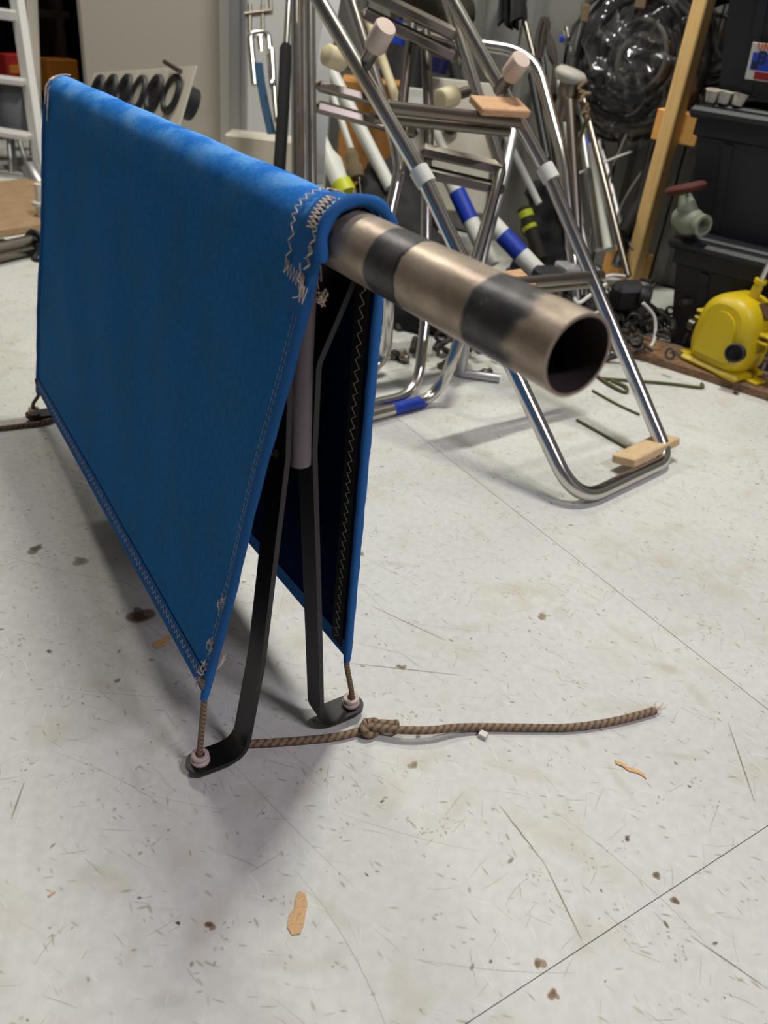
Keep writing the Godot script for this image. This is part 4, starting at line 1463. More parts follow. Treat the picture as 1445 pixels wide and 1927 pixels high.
# ---------------------------------------------------------------- left side: doorway, step ladder, cabinet, gauges
func left_side() -> void:
	# plywood step
	var b := MB.new()
	var c := (Vector3(0.3995, 0, -2.6891) + Vector3(0.5307, 0, -2.6972)) / 2
	b.box(rm(c.dot(RN) - 0.25, 0.012, c.dot(RU) + 0.29), Vector3(1.5, 0.024, 0.56), Basis(RN, Vector3.UP, -RU), 0.003)
	solo("plywood_sheet", rm(c.dot(RN) - 0.25, 0, c.dot(RU) + 0.29), b, M.plywood, "brown plywood sheet on the floor before the dark doorway", "plywood")
	# white step ladder
	var t := thing("step_ladder", Vector3(0.5406, 0, -2.962), "white painted step ladder standing left of the dark doorway", "ladder")
	for q in [[Vector3(0.7367, 0.6852, -3.8077), Vector3(0.6702, 0.0314, -3.3753)], [Vector3(0.5927, 0.6522, -3.8846), Vector3(0.4963, -0.0132, -3.4644)]]:
		b = MB.new()
		var f: Vector3 = q[1]
		var d: Vector3 = (f - q[0])
		f += d * ((f.y - 0.03) / -d.y)
		b.box((q[0] + f) / 2, Vector3(q[0].distance_to(f), 0.030, 0.06), frame(f - q[0], RN), 0.003)
		part("rail", b, M.white_paint, t)
	for q in [[Vector3(0.5958, 0.5244, -3.7829), Vector3(0.7115, 0.522, -3.6986)], [Vector3(0.5601, 0.32, -3.6492), Vector3(0.6891, 0.3191, -3.5566)], [Vector3(0.5367, 0.1549, -3.5519), Vector3(0.6648, 0.1491, -3.4561)]]:
		b = MB.new()
		b.box((q[0] + q[1]) / 2, Vector3(q[0].distance_to(q[1]), 0.032 if q[1].y > 0.5 else 0.02, 0.08), frame(q[1] - q[0], Vector3.UP), 0.003)
		part("step", b, M.white_paint, t)
	for q in [[Vector3(0.6523, 0.299, -3.7852), Vector3(0.58, -0.1065, -3.5211)], [Vector3(0.6733, 0.2935, -3.8387), Vector3(0.6043, -0.1144, -3.5703)], [Vector3(0.635, 0.2387, -3.6779), Vector3(0.6483, -0.0246, -3.4635)]]:
		b = MB.new()
		b.tube([q[0], q[1]], 0.009, 10)
		part("rear_leg", b, M.aluminium, t)
	b = MB.new()
	b.lathe([Vector2(0.0, 0), Vector2(0.028, 0), Vector2(0.028, 0.09), Vector2(0.022, 0.095), Vector2(0, 0.095)], axis(Vector3(0.6532, -0.0007, -3.3333), Vector3(0.6358, 0.0453, -3.3815) - Vector3(0.6532, -0.0007, -3.3333)), 14)
	part("foot", b, M.aluminium, t)
	# red box and pale sack behind the ladder
	b = MB.new()
	var p: Vector3 = Vector3(0.7219, 0.3327, -3.98)
	b.box(p, Vector3(0.09, 0.08, 0.06), Basis(RN, Vector3.UP, -RU), 0.002)
	var bx := solo("red_box", p, b, M.red_card, "small red and yellow box behind the white step ladder", "box")
	b = MB.new()
	b.box(p + RU * -0.031 + Vector3(0, -0.012, 0), Vector3(0.06, 0.03, 0.002), Basis(RN, Vector3.UP, -RU), 0.0005)
	part("yellow_band", b, M.yellow_card, bx)
	b = MB.new()
	p = Vector3(0.6706, 0.2143, -3.6626)
	b.lathe([Vector2(0, -0.09), Vector2(0.07, -0.085), Vector2(0.085, -0.03), Vector2(0.08, 0.04), Vector2(0.05, 0.085), Vector2(0.02, 0.1), Vector2(0, 0.1)], axis(p, Vector3.UP), 18)
	solo("grey_sack", p, b, M.grey_cloth, "pale grey sack hanging behind the rungs of the white step ladder", "sack")
	b = MB.new()
	var s0 := Vector3(0.868, 0.6706, -4.1389)
	var s1 := Vector3(0.7573, 0.1642, -3.8236)
	s1 = s1 + (s1 - s0) * (s1.y - 0.03) / (s0.y - s1.y)
	b.box((s0 + s1) / 2, Vector3(s0.distance_to(s1), 0.045, 0.03), frame(s1 - s0, RN), 0.002)
	solo("grey_plank", s1, b, M.cabinet_grey, "narrow grey plank leaning by the dark doorway", "plank")
	# shelf with jars in the store
	t = thing("store_shelf", rm(2.1, 0, 3.9), "dark wooden shelf unit inside the doorway", "shelf")
	for y in [0.02, 0.50, 0.92, 1.5]:
		b = MB.new()
		b.box(rm(2.0, y, 3.9), Vector3(1.3, 0.025, 0.35), Basis(RN, Vector3.UP, -RU), 0.002)
		part("board", b, M.brown_leather, t)
	for n in [1.4, 2.6]:
		b = MB.new()
		b.box(rm(n, 0.9, 3.9), Vector3(0.03, 1.8, 0.35), Basis(RN, Vector3.UP, -RU), 0.002)
		part("upright", b, M.brown_leather, t)
	var k := 0
	for n in [1.98, 2.07, 2.17, 2.27]:
		b = MB.new()
		p = rm(n, 0.513, 3.78)
		var hh: float = [0.13, 0.16, 0.12, 0.15][k]
		b.lathe([Vector2(0, 0), Vector2(0.038, 0), Vector2(0.04, 0.01), Vector2(0.04, hh * 0.75), Vector2(0.026, hh * 0.85), Vector2(0.026, hh), Vector2(0, hh)], axis(p, Vector3.UP), 14)
		solo("jar", p, b, M.jar_glass, "grey jar on the shelf inside the dark doorway, %s from the left" % ["first", "second", "third", "fourth"][k], "jar", "jars inside the dark doorway")
		k += 1
	b = MB.new()
	p = Vector3(0.9899, 0.2635, -4.3894)
	b.box(p, Vector3(0.16, 0.13, 0.10), Basis(RN, Vector3.UP, -RU), 0.003)
	solo("yellow_carton", p, b, M.yellow_card, "dull yellow carton low inside the dark doorway", "carton")
	# big pale door leaf and its metal edge
	var w0: Vector3 = Vector3(0.9088, 0.5932, -3.6135)
	var w1: Vector3 = Vector3(1.3872, 0.651, -3.2887)
	w0.y = 0
	w1.y = 0
	var xd := (w1 - w0)
	var fz := frame(xd, Vector3.UP)
	t = thing("tall_cabinet", (w0 + w1) / 2, "tall pale grey cabinet standing behind the row of round gauges", "cabinet")
	b = MB.new()
	b.box((w0 + w1) / 2 + Vector3(0, 1.0, 0) - fz.z * 0.1 * signf(fz.z.dot(-(w0 + w1))), Vector3(xd.length(), 2.0, 0.20), fz, 0.006)
	part("body", b, M.cabinet_grey, t)
	b = MB.new()
	var front := fz.z * signf(fz.z.dot(-(w0 + w1)))
	b.box((w0 + w1) / 2 + Vector3(0, 1.02, 0) + front * 0.006, Vector3(xd.length() - 0.03, 1.9, 0.016), fz, 0.004)
	part("door", b, M.cabinet_grey, t)
	var a0: Vector3 = Vector3(1.3472, 0.6565, -3.1325)
	a0.y = 0
	b = MB.new()
	b.box(a0 + Vector3(0, 1.0, 0), Vector3(0.062, 2.0, 0.045), fz, 0.004)
	b.box(a0 + Vector3(0, 1.0, 0) + front * 0.03 + fz.x * 0.026, Vector3(0.012, 2.0, 0.03), fz, 0.002)
	solo("metal_upright", a0, b, M.aluminium, "grey metal upright standing at the cabinet's right edge", "upright")
	# white wall panel and shelf behind the shackle
	b = MB.new()
	p = Vector3(1.4697, 0.6, -3.1467)
	p.y = 0
	b.box(p + Vector3(0.05, 0.9, -0.03), Vector3(0.42, 1.8, 0.03), fz, 0.004)
	solo("white_board", p, b, M.white_paint, "white board standing behind the chrome shackle", "board")
	b = MB.new()
	p = Vector3(1.2683, 0.2365, -2.7164)
	b.box(p, Vector3(0.26, 0.10, 0.12), fz, 0.006)
	b.box(p + Vector3(0, -p.y / 2 - 0.025, 0), Vector3(0.22, p.y - 0.05, 0.10), fz, 0.004)
	solo("white_box", Vector3(p.x, 0, p.z), b, M.panel_white, "pale box standing under the hanging blue strap", "box")
	# gauge panel
	var gp: Vector3 = Vector3(0.8185, 0.3734, -2.6345)
	t = thing("gauge_panel", gp, "pale panel with two rows of three black rimmed round gauges", "gauge panel")
	var q0 := Vector3(0.8244, 0.4048, -3.12)
	var q1 := Vector3(0.8655, 0.5197, -2.2789)
	var q2 := Vector3(0.807, 0.3828, -2.2139)
	var gx := (q1 - q0).normalized()
	var gn := gx.cross(q1 - q2).normalized()
	if gn.dot(q0 - Vector3(0, 0.722, 0)) > 0:
		gn = -gn
	var gy := gn.cross(gx)
	if gy.y < 0:
		gy = -gy
	var W := q0.distance_to(q1)
	var hgt := 0.36
	for s in [0, 1]:
		b = MB.new()
		b.box(q0 + gx * W * (0.25 + 0.5 * s) - gy * hgt / 2, Vector3(W * 0.494, hgt, 0.006), Basis(gx, gy, gx.cross(gy)), 0.001)
		part("panel", b, M.panel_white, t)
	for q in [[Vector3(0.8128, 0.3578, -3.0117), "dark_glass"], [Vector3(0.8198, 0.3733, -2.8836), "dark_glass"], [Vector3(0.8256, 0.3894, -2.751), "dark_glass"], [Vector3(0.8299, 0.4011, -2.6204), "cabinet_grey"], [Vector3(0.8354, 0.4176, -2.4985), "dark_glass"], [Vector3(0.8419, 0.4339, -2.3684), "lens_white"]]:
		var ctr: Vector3 = q[0] - gn * gn.dot(q[0] - q0)
		var R := 0.054
		b = MB.new()
		b.torus(axis(ctr + gn * 0.006, gn), R * 0.82, R * 0.2, 28, 8)
		var ring := part("gauge", b, M.black_plastic, t)
		b = MB.new()
		b.lathe([Vector2(0, 0.004), Vector2(R * 0.75, 0.004), Vector2(R * 0.75, 0.0)], axis(ctr + gn * 0.003, gn), 24)
		part("gauge_face", b, M[q[1]], ring)
		b = MB.new()
		b.lathe([Vector2(0, 0.0), Vector2(R * 0.8, 0.0), Vector2(R * 0.8, 0.05), Vector2(0, 0.05)], axis(ctr - gn * 0.058, gn), 16)
		part("gauge_can", b, M.black_plastic, ring)
	b = MB.new()
	b.tube([q0.lerp(q1, 0.79) + gn * 0.02 + gy * 0.006, q0.lerp(q1, 0.94) + gn * 0.02 - gy * 0.022], 0.007, 8)
	part("latch", b, M.bolt_steel, t)
	b = MB.new()
	b.tube(spline([q1 - gy * 0.18 - gn * 0.02, q1 - gy * 0.2 + gx * 0.03, q1 - gy * 0.24 + gx * 0.035, q1 - gy * 0.28 + gx * 0.01], 5), 0.003, 6)
	part("wire", b, M.grey_cable, t)
	# two stubby legs so that the panel stands
	for s in [0.04, 0.96]:
		b = MB.new()
		var l0 := q0.lerp(q1, s) - gy * hgt - gn * 0.01
		b.tube([l0, Vector3(l0.x, 0.0, l0.z)], 0.01, 8)
		part("leg", b, M.bolt_steel, t)
	# grey pipe on the floor with a black clamp, and the white tap beside it
	b = MB.new()
	b.tube([Vector3(0.2337, 0.028, -2.3667), Vector3(0.4528, 0.028, -2.4936)], 0.027, 18)
	var pp := solo("steel_pipe", Vector3(0.3573, 0, -2.5003), b, M.dull_chrome, "grey steel pipe on the floor at the plywood sheet", "pipe")
	b = MB.new()
	b.tube([Vector3(0.3605, 0.028, -2.4517), Vector3(0.3667, 0.028, -2.4558)], 0.029, 18)
	part("joint_ring", b, M.dark_tube, pp)
	b = MB.new()
	b.torus(axis(Vector3(0.4541, 0.03, -2.4915), Vector3(0.4528, 0.028, -2.4936) - Vector3(0.2337, 0.028, -2.3667)), 0.032, 0.008, 18, 8)
	b.tube([Vector3(0.4631, 0.04, -2.5542), Vector3(0.443, 0.05, -2.4353), Vector3(0.451, 0.02, -2.4632), Vector3(0.433, 0.004, -2.4287)], 0.008, 8)
	b.tube([Vector3(0.4318, 0.006, -2.4219), Vector3(0.4691, 0.006, -2.3934)], 0.006, 8)
	part("clamp", b, M.black_plastic, pp)
	b = MB.new()
	p = Vector3(0.5496, 0, -2.8227)
	b.lathe([Vector2(0, 0), Vector2(0.022, 0), Vector2(0.022, 0.05), Vector2(0.03, 0.055), Vector2(0.03, 0.065), Vector2(0.018, 0.068), Vector2(0.018, 0.12), Vector2(0, 0.12)], axis(p, Vector3.UP), 16)
	solo("white_fitting", p, b, M.white_plastic, "small white pipe fitting standing at the canvas's far edge", "fitting")

# ---------------------------------------------------------------- clutter between the ladders
func middle_clutter() -> void:
	# hanging chrome shackle with a teal strap, from a bracket on the upright
	var a: Vector3 = Vector3(1.2198, 0.5862, -2.6598)
	var t := thing("shackle", a, "chrome shackle with a teal strap hanging before the white board", "shackle")
	var b := MB.new()
	b.tube([Vector3(1.1886, 0.628, -2.7144), Vector3(1.2601, 0.6444, -2.6763)], 0.008, 10)
	for q in [[Vector3(1.2081, 0.6569, -2.7231), Vector3(1.19, 0.5854, -2.6804)], [Vector3(1.2414, 0.6609, -2.7025), Vector3(1.2239, 0.5921, -2.6613)], [Vector3(1.2636, 0.6741, -2.697), Vector3(1.2573, 0.6387, -2.6739)]]:
		b.tube([q[0], q[1]], 0.006, 8)
	b.tube([Vector3(1.2414, 0.6609, -2.7025), Vector3(1.2861, 0.837, -2.8078)], 0.004, 8)
	part("bracket", b, M.bolt_steel, t)
	b = MB.new()
	b.tube(fillet([Vector3(1.1675, 0.4493, -2.5904), Vector3(1.1886, 0.5799, -2.6771), Vector3(1.2364, 0.5882, -2.6494), Vector3(1.213, 0.4479, -2.557)], 0.02, 6), 0.0105, 12)
	b.tube([Vector3(1.208, 0.5753, -2.6452), Vector3(1.201, 0.5373, -2.6205)], [0.011, 0.009], 12)
	part("bow", b, M.chrome, t)
	b = MB.new()
	b.tube([Vector3(1.2258, 0.5494, -2.5978), Vector3(1.2098, 0.4707, -2.5479), Vector3(1.1904, 0.3625, -2.4775)], [0.008, 0.010, 0.006], 10)
	b.lathe([Vector2(0, -0.012), Vector2(0.012, 0), Vector2(0, 0.012)], axis(Vector3(1.2018, 0.4648, -2.5344), Vector3.UP), 12)
	part("pin", b, M.chrome, t)
	b = MB.new()
	b.strap([Vector3(1.1919, 0.5082, -2.6189), Vector3(1.1863, 0.4648, -2.5891), Vector3(1.1813, 0.3975, -2.5402), Vector3(1.1798, 0.3279, -2.4871)], RN * 0.9 - RU * 0.3, 0.028, 0.004)
	part("strap", b, M.blue_strap, t)
	# pole with a black foam sleeve
	t = thing("foam_pole", Vector3(0.8064, 0, -1.6185), "steel pole with a long black foam sleeve left of the upright ladder", "pole")
	b = MB.new()
	var top: Vector3 = Vector3(1.144, 0.7335, -2.3196)
	var low: Vector3 = Vector3(1.0067, 0.2926, -2.0741)
	var dv := low - top
	var ft := low + dv * ((low.y - 0.0) / -dv.y)
	b.tube([top, ft], 0.0085, 12)
	part("shaft", b, M.chrome, t)
	b = MB.new()
	b.tube([Vector3(1.0985, 0.5858, -2.237), Vector3(1.0955, 0.5785, -2.2335), Vector3(1.0565, 0.4477, -2.1594), Vector3(1.0079, 0.2927, -2.0734)], [0.012, 0.0165, 0.0165, 0.0165], 14)
	part("sleeve", b, M.black_foam, t)
	# cardboard carton and the pale panels beside it
	var fz := Basis(RN, Vector3.UP, -RU)
	var p: Vector3 = Vector3(1.4804, 0.3893, -2.3935)
	b = MB.new()
	b.box(Vector3(p.x, p.y / 2 + 0.055, p.z), Vector3(0.20, p.y + 0.11, 0.20), frame(Vector3(0.85, 0, 0.5), Vector3.UP), 0.003)
	solo("cardboard_box", Vector3(p.x, 0, p.z), b, M.cardboard, "tall brown cardboard box standing behind the folding ladder", "box")
	p = Vector3(1.7167, 0.3168, -2.2416)
	b = MB.new()
	var pf := frame(Vector3(0.85, 0, 0.5), Vector3(0, 1, -0.25))
	b.box(p + Vector3(0, 0.02, 0), Vector3(0.22, 0.38, 0.02), pf, 0.003)
	var wp := solo("backing_board", p, b, M.panel_white, "white panel with screw holes propped behind the folding ladder", "panel")
	for q in [[0.0, 0.11], [-0.07, -0.09]]:
		b = MB.new()
		b.lathe([Vector2(0, 0.002), Vector2(0.006, 0.002), Vector2(0.012, 0.0)], axis(p + pf.x * q[0] + pf.y * q[1] + pf.z * 0.0105, pf.z), 12)
		part("screw_cup", b, M.bolt_steel, wp)
	b = MB.new()
	b.box(Vector3(1.6025, 0.2352, -2.332) + Vector3(0, -0.02, 0), Vector3(0.13, 0.55, 0.02), pf, 0.003)
	solo("narrow_board", Vector3(1.6025, 0.2352, -2.332), b, M.white_paint, "narrow white panel propped beside the panel with screw holes", "panel")
	# round knob on the panel
	b = MB.new()
	b.lathe([Vector2(0, 0.05), Vector2(0.012, 0.05), Vector2(0.024, 0.04), Vector2(0.026, 0.01), Vector2(0.018, 0.0), Vector2(0, 0)], axis(Vector3(1.7021, 0.3915, -2.2809), pf.z), 18)
	solo("brown_knob", Vector3(1.7021, 0.3915, -2.2809), b, M.brown_leather, "brown round knob on the white panel under the steel rung", "knob")
	# white plastic tubes
	var tubes := [
		[Vector3(1.2588, 0.4375, -2.2255), Vector3(1.2675, 0.3403, -2.1436), 0.0095, "white_plastic", "thin white tube behind the upright ladder's tread"],
		[Vector3(1.2354, 0.4477, -2.1047), Vector3(1.2761, 0.2997, -1.9605), 0.0175, "white_plastic", "thick white pipe slanting behind the leaning ladder's left rail"],
		[Vector3(1.3939, 0.5946, -2.2515), Vector3(1.4081, 0.455, -2.1328), 0.013, "cream_rubber", "cream flat batten slanting behind the upper left rubber tip"],
		[Vector3(1.5093, 0.4136, -2.1011), Vector3(1.5245, 0.3589, -2.0477), 0.0125, "white_plastic", "short white tube below the steel rung by the brown knob"],
		[Vector3(1.657, 0.3823, -1.8989), Vector3(1.6827, 0.2785, -1.7998), 0.0095, "white_plastic", "thin white rod left of the right white collar"],
	]
	for q in tubes:
		b = MB.new()
		var d: Vector3 = q[1] - q[0]
		var foot: Vector3 = q[1]
		b.tube([q[0] - d * 0.6, foot + d * 0.1], q[2], 12)
		solo("white_tube", q[0], b, M[q[3]], q[4], "tube")
	for q in [[Vector3(1.4543, 0.3196, -1.9218), Vector3(1.5007, 0.1208, -1.734), Vector3(1.4687, 0.2903, -1.8814), Vector3(1.4882, 0.229, -1.8198), "white pipe with blue tape just right of the ladder's left rail"], [Vector3(1.4581, 0.2422, -1.7135), Vector3(1.5342, 0.1455, -1.584), Vector3(1.4749, 0.2228, -1.6792), Vector3(1.5027, 0.1826, -1.628), "white pipe with blue tape lying under the right white collar"]]:
		b = MB.new()
		b.tube([q[0], q[1]], 0.0235, 16)
		var o := solo("taped_pipe", q[0], b, M.white_plastic, q[4], "pipe")
		b = MB.new()
		var a0: Vector3 = q[2]
		var b0: Vector3 = q[3]
		var dir: Vector3 = (q[1] - q[0]).normalized()
		a0 = q[0] + dir * (a0 - q[0]).dot(dir)
		b0 = q[0] + dir * (b0 - q[0]).dot(dir)
		b.tube([a0, b0], 0.0242, 16, false)
		part("blue_tape", b, M.blue_tape, o)
	# brass and chain fitting, lime tipped lamp
	b = MB.new()
	b.lathe([Vector2(0, 0), Vector2(0.022, 0.0), Vector2(0.024, 0.03), Vector2(0.017, 0.04), Vector2(0.02, 0.06), Vector2(0.012, 0.08), Vector2(0, 0.085)], axis(Vector3(1.208, 0.2976, -2.0074), Vector3(1.21, 0.3566, -2.0519) - Vector3(1.208, 0.2976, -2.0074)), 12)
	solo("pipe_coupling", Vector3(1.208, 0.2976, -2.0074), b, M.tan_rope, "tan pipe coupling at the lower end of the thin white tube", "coupling")
	b = MB.new()
	b.lathe([Vector2(0.0, 0), Vector2(0.026, 0), Vector2(0.028, 0.1), Vector2(0.016, 0.14), Vector2(0.013, 0.26), Vector2(0, 0.26)], axis(Vector3(1.1723, 0.264, -2.0067), Vector3(1.1798, 0.3595, -2.1484) - Vector3(1.1723, 0.264, -2.0067)), 14)
	var lp := solo("pale_cone", Vector3(1.1723, 0.264, -2.0067), b, M.white_plastic, "white tapered bottle with a lime end resting behind the canvas ridge", "bottle")
	b = MB.new()
	b.tube([Vector3(1.1669, 0.2823, -2.0175), Vector3(1.17, 0.2594, -1.9902)], 0.0292, 14)
	part("lime_band", b, M.lime_paint, lp)
	# black bags and the heap of hardware on the floor
	lump("black_bag", Vector3(1.2778, 0, -1.8856), [[Vector3(1.32, 0.2641, -2.0469), 0.07], [Vector3(1.382, 0.2606, -2.0727), 0.075], [Vector3(1.2601, 0.2464, -2.0031), 0.06], [Vector3(1.3492, 0.184, -1.9638), 0.1], [Vector3(1.2667, 0.1294, -1.9073), 0.12], [Vector3(1.2965, 0.0906, -1.7833), 0.12], [Vector3(1.2078, -0.0255, -1.756), 0.12], [Vector3(1.2937, 0.0278, -1.6636), 0.11]], M.black_cloth, "black bag slumped behind the folding ladder's left rail", "bag")
	lump("black_bag", Vector3(1.7119, 0, -1.7727), [[Vector3(1.8353, 0.254, -1.9628), 0.035], [Vector3(1.8411, 0.2079, -1.9228), 0.045], [Vector3(1.8306, 0.14, -1.8774), 0.05], [Vector3(1.8103, 0.1581, -1.935), 0.04], [Vector3(1.8201, 0.072, -1.8319), 0.06], [Vector3(1.7507, 0.0371, -1.8542), 0.06], [Vector3(1.8061, -0.0098, -1.7783), 0.07]], M.black_cloth, "black bag between the taped pipe and the leaning ladder's right rail", "bag")
	b = MB.new()
	b.box(Vector3(1.7374, 0.1114, -1.4418), Vector3(0.085, 0.075, 0.06), frame(Vector3(0.9, 0.1, 0.4), Vector3(-0.15, 1, 0.1)), 0.014)
	b.lathe([Vector2(0, 0.03), Vector2(0.022, 0.03), Vector2(0.026, 0.024), Vector2(0.026, 0), Vector2(0, 0)], axis(Vector3(1.7488, 0.1202, -1.4114), Vector3(0.7, 0, 0.7)), 16)
	solo("black_case", Vector3(1.7374, 0.1114, -1.4418), b, M.black_plastic, "small black case on the hardware heap left of the bins", "case")
	b = MB.new()
	b.tube([Vector3(1.7516, 0.2186, -1.9221), Vector3(1.743, 0.1779, -1.8676), Vector3(1.728, 0.1085, -1.7806)], 0.020, 12)
	var ob := solo("olive_roll", Vector3(1.743, 0.1779, -1.8676), b, M.olive_bag, "dark olive roll with yellow bands beside the taped pipes", "roll")
	b = MB.new()
	b.tube([Vector3(1.7475, 0.2171, -1.9094), Vector3(1.7488, 0.2016, -1.8964)], 0.022, 12)
	b.tube([Vector3(1.7406, 0.1841, -1.8741), Vector3(1.7423, 0.1753, -1.866)], 0.022, 12)
	part("yellow_band", b, M.lime_paint, ob)
	lump("khaki_bag", Vector3(53.628, 0, -75.6686), [[Vector3(1.4928, 0.7246, -2.1369), 0.055], [Vector3(1.5309, 0.7115, -2.0996), 0.05], [Vector3(1.4623, 0.7445, -2.1742), 0.06], [Vector3(1.5095, 0.6737, -2.0854), 0.035]], M.olive_bag, "dark olive bag hanging above the top tread of the folding ladder", "bag")
	hung("dark_jacket", Vector3(1.9317, 0.8995, -2.3966), Vector3(1.8807, 0.6879, -2.2682), 0.075, M.black_cloth, "narrow black jacket hanging on the wall above the rounded arch", "jacket")
	hung("dark_jacket", Vector3(1.7977, 0.8095, -2.6546), Vector3(1.6845, 0.4198, -2.4318), 0.36, M.black_cloth, "wide black jacket hanging behind the upper steel rungs", "jacket")
	b = MB.new()
	b.lathe([Vector2(0, -0.03), Vector2(0.022, -0.03), Vector2(0.024, 0.03), Vector2(0, 0.03)], axis(Vector3(1.5488, 0.6304, -2.3872), Vector3(0.2, 1, 0)), 12)
	solo("blue_bottle", Vector3(1.5488, 0.6304, -2.3872), b, M.bright_blue, "small blue bottle among the dark things below the top tread", "bottle")
	b = MB.new()
	b.lathe([Vector2(0, -0.02), Vector2(0.03, -0.02), Vector2(0.03, 0.02), Vector2(0, 0.02)], axis(Vector3(1.6278, 0.5573, -2.274), Vector3(0.2, 1, 0)), 12)
	solo("navy_tin", Vector3(1.6278, 0.5573, -2.274), b, M.navy, "navy blue tin in front of the black jacket", "tin")
	# heap of small metal parts along the wall
	rng.seed = 123
	var heap := MB.new()
	for k in 420:
		var u := rng.randf()
		var q: Vector3 = (Vector3(1.1575, 0, -1.5811)).lerp(Vector3(1.7229, 0, -1.4081), u) + Vector3(rng.randfn() * 0.10, 0, rng.randfn() * 0.10)
		var hmax := 0.13 * (0.5 + 0.5 * u)
		q += RN * rng.randf_range(0, 0.22)
		q.y = rng.randf() * rng.randf() * hmax + 0.012
		var d := Vector3(rng.randfn(), rng.randfn() * 0.5, rng.randfn()).normalized()
		if rng.randf() < 0.5:
			heap.tube([q - d * rng.randf_range(0.008, 0.035), q + d * rng.randf_range(0.008, 0.035)], rng.randf_range(0.003, 0.012), 7)
		else:
			heap.torus(axis(q + Vector3(0, 0.012, 0), d), rng.randf_range(0.006, 0.016), rng.randf_range(0.002, 0.006), 10, 5)
	var hp := solo("hardware_heap", Vector3(1.4528, 0, -1.4713), heap, M.wire_tangle, "heap of small dark metal fittings along the floor behind the ladders", "hardware")
	hp.set_meta("kind", "stuff")
	var k2 := 0
	for q in [[792, 672], [828, 668], [840, 690], [868, 696], [905, 706], [760, 676], [740, 672]]:
		b = MB.new()
		rng.seed = 50 + k2
		var pos: Vector3 = [Vector3(1.1015, 0, -1.4694), Vector3(1.1634, 0, -1.4773), Vector3(1.1252, 0, -1.4013), Vector3(1.1668, 0, -1.3941), Vector3(1.1777, 0, -1.3255), Vector3(1.0503, 0, -1.4658), Vector3(1.0412, 0, -1.489)][k2]
		var ax := axis(pos + Vector3(0, 0.010, 0), Vector3(rng.randfn(), 0.3, rng.randfn()))
		b.lathe([Vector2(0, -0.02), Vector2(0.009, -0.02), Vector2(0.010, -0.006), Vector2(0.0125, -0.004), Vector2(0.0125, 0.008), Vector2(0.008, 0.010), Vector2(0.008, 0.024), Vector2(0, 0.024)], ax, 12)
		solo("fitting", pos, b, M.dull_chrome if k2 % 2 else M.bolt_steel, "small loose metal fitting by the hardware heap, %s from the folding ladder" % ["third", "fourth", "fifth", "sixth", "last", "second", "first"][k2], "fitting", "loose metal fittings on the floor")
		k2 += 1
	lump("dark_rags", Vector3(1.7244, 0, -1.491), [[Vector3(1.5169, 0.01, -1.4839), 0.05], [Vector3(1.6535, 0.01, -1.5267), 0.065], [Vector3(1.7258, 0.02, -1.4992), 0.07], [Vector3(1.8251, 0.02, -1.4929), 0.07], [Vector3(1.8733, 0.01, -1.463), 0.05], [Vector3(1.4112, 0, -1.465), 0.05]], M.black_cloth, "heap of dark rags on the floor behind the metal fittings and left of the bins", "rags")
	# square grey housings on the mid rung's far side
	b = MB.new()
	b.box(Vector3(1.5836, 0.1689, -1.4944), Vector3(0.10, 0.04, 0.07), frame(Vector3(1, 0, 0.3), Vector3.UP), 0.004)
	solo("grey_block", Vector3(1.5836, 0.1689, -1.4944), b, M.aluminium, "grey metal block behind the leaning ladder's middle rung", "block")
	b = MB.new()
	b.box(Vector3(1.5178, 0.1545, -1.53), Vector3(0.07, 0.04, 0.06), frame(Vector3(1, 0, 0.3), Vector3.UP), 0.01)
	solo("rubber_block", Vector3(1.5178, 0.1545, -1.53), b, M.black_plastic, "black rubber block beside the grey metal block", "block")
	# white bent wires
	var wires := [
		[[Vector3(1.4892, 0.1418, -1.3951), Vector3(1.4975, 0.1321, -1.3816), Vector3(1.537, 0.1602, -1.3754), Vector3(1.5784, 0.1717, -1.3839)], "white bent rod under the middle rung"],
		[[Vector3(1.6499, 0.01, -1.3184), Vector3(1.7289, 0.02, -1.3134), Vector3(1.7455, 0.0813, -1.3399), Vector3(1.7122, 0.119, -1.3639)], "white rod loop on the floor left of the lowest bin"],
		[[Vector3(1.5044, 0.0955, -1.3482), Vector3(1.5252, 0.114, -1.3478), Vector3(1.6004, 0.1141, -1.367)], "pale wire arched behind the end of the steel pipe"],
		[[Vector3(1.6711, 0.1467, -1.4874), Vector3(1.697, 0.1578, -1.4776), Vector3(1.7503, 0.1511, -1.478)], "white strap bent over the small black case"],
	]
	for q in wires:
		b = MB.new()
		b.tube(spline(q[0], 6), 0.0045, 8)
		solo("white_wire", q[0][0], b, M.white_plastic, q[1], "wire")

func hung(called: String, top: Vector3, low: Vector3, w: float, m: Material, label: String, cat: String) -> void:
	# cloth hanging in folds from a hook
	var b := MB.new()
	for f in [1.0, -1.0]:
		var rows := []
		for i in 15:
			var k := i / 14.0
			var row := PackedVector3Array()
			var half := w * 0.5 * (0.35 + 0.65 * sqrt(k)) * (1.0 + 0.10 * sin(k * 9.0))
			for j in 33:
				var q := j / 16.0 - 1.0
				var fold := (0.012 + 0.014 * k) * sin(q * 9.0 + k * 1.5 + w * 30.0) + 0.006 * sin(q * 23.0 + k * 4.0)
				var edge := sqrt(maxf(0.0, 1.0 - q * q)) * 0.02
				var y := lerpf(top.y, low.y, k) - 0.02 * k * sin(q * 5.0 + 1.0)
				var c := top.lerp(low, k)
				row.append(Vector3(c.x, y, c.z) - RU * q * half - RN * (fold * (0.4 + 0.6 * sqrt(maxf(0.0, 1.0 - q * q))) + f * edge))
			rows.append(row)
		var probe := MB.new()
		probe.grid([rows[7], rows[8]], 1.0)
		b.grid(rows, -f if probe.n[48].dot(RN) > 0 else f)
	solo(called, low, b, m, label, cat)

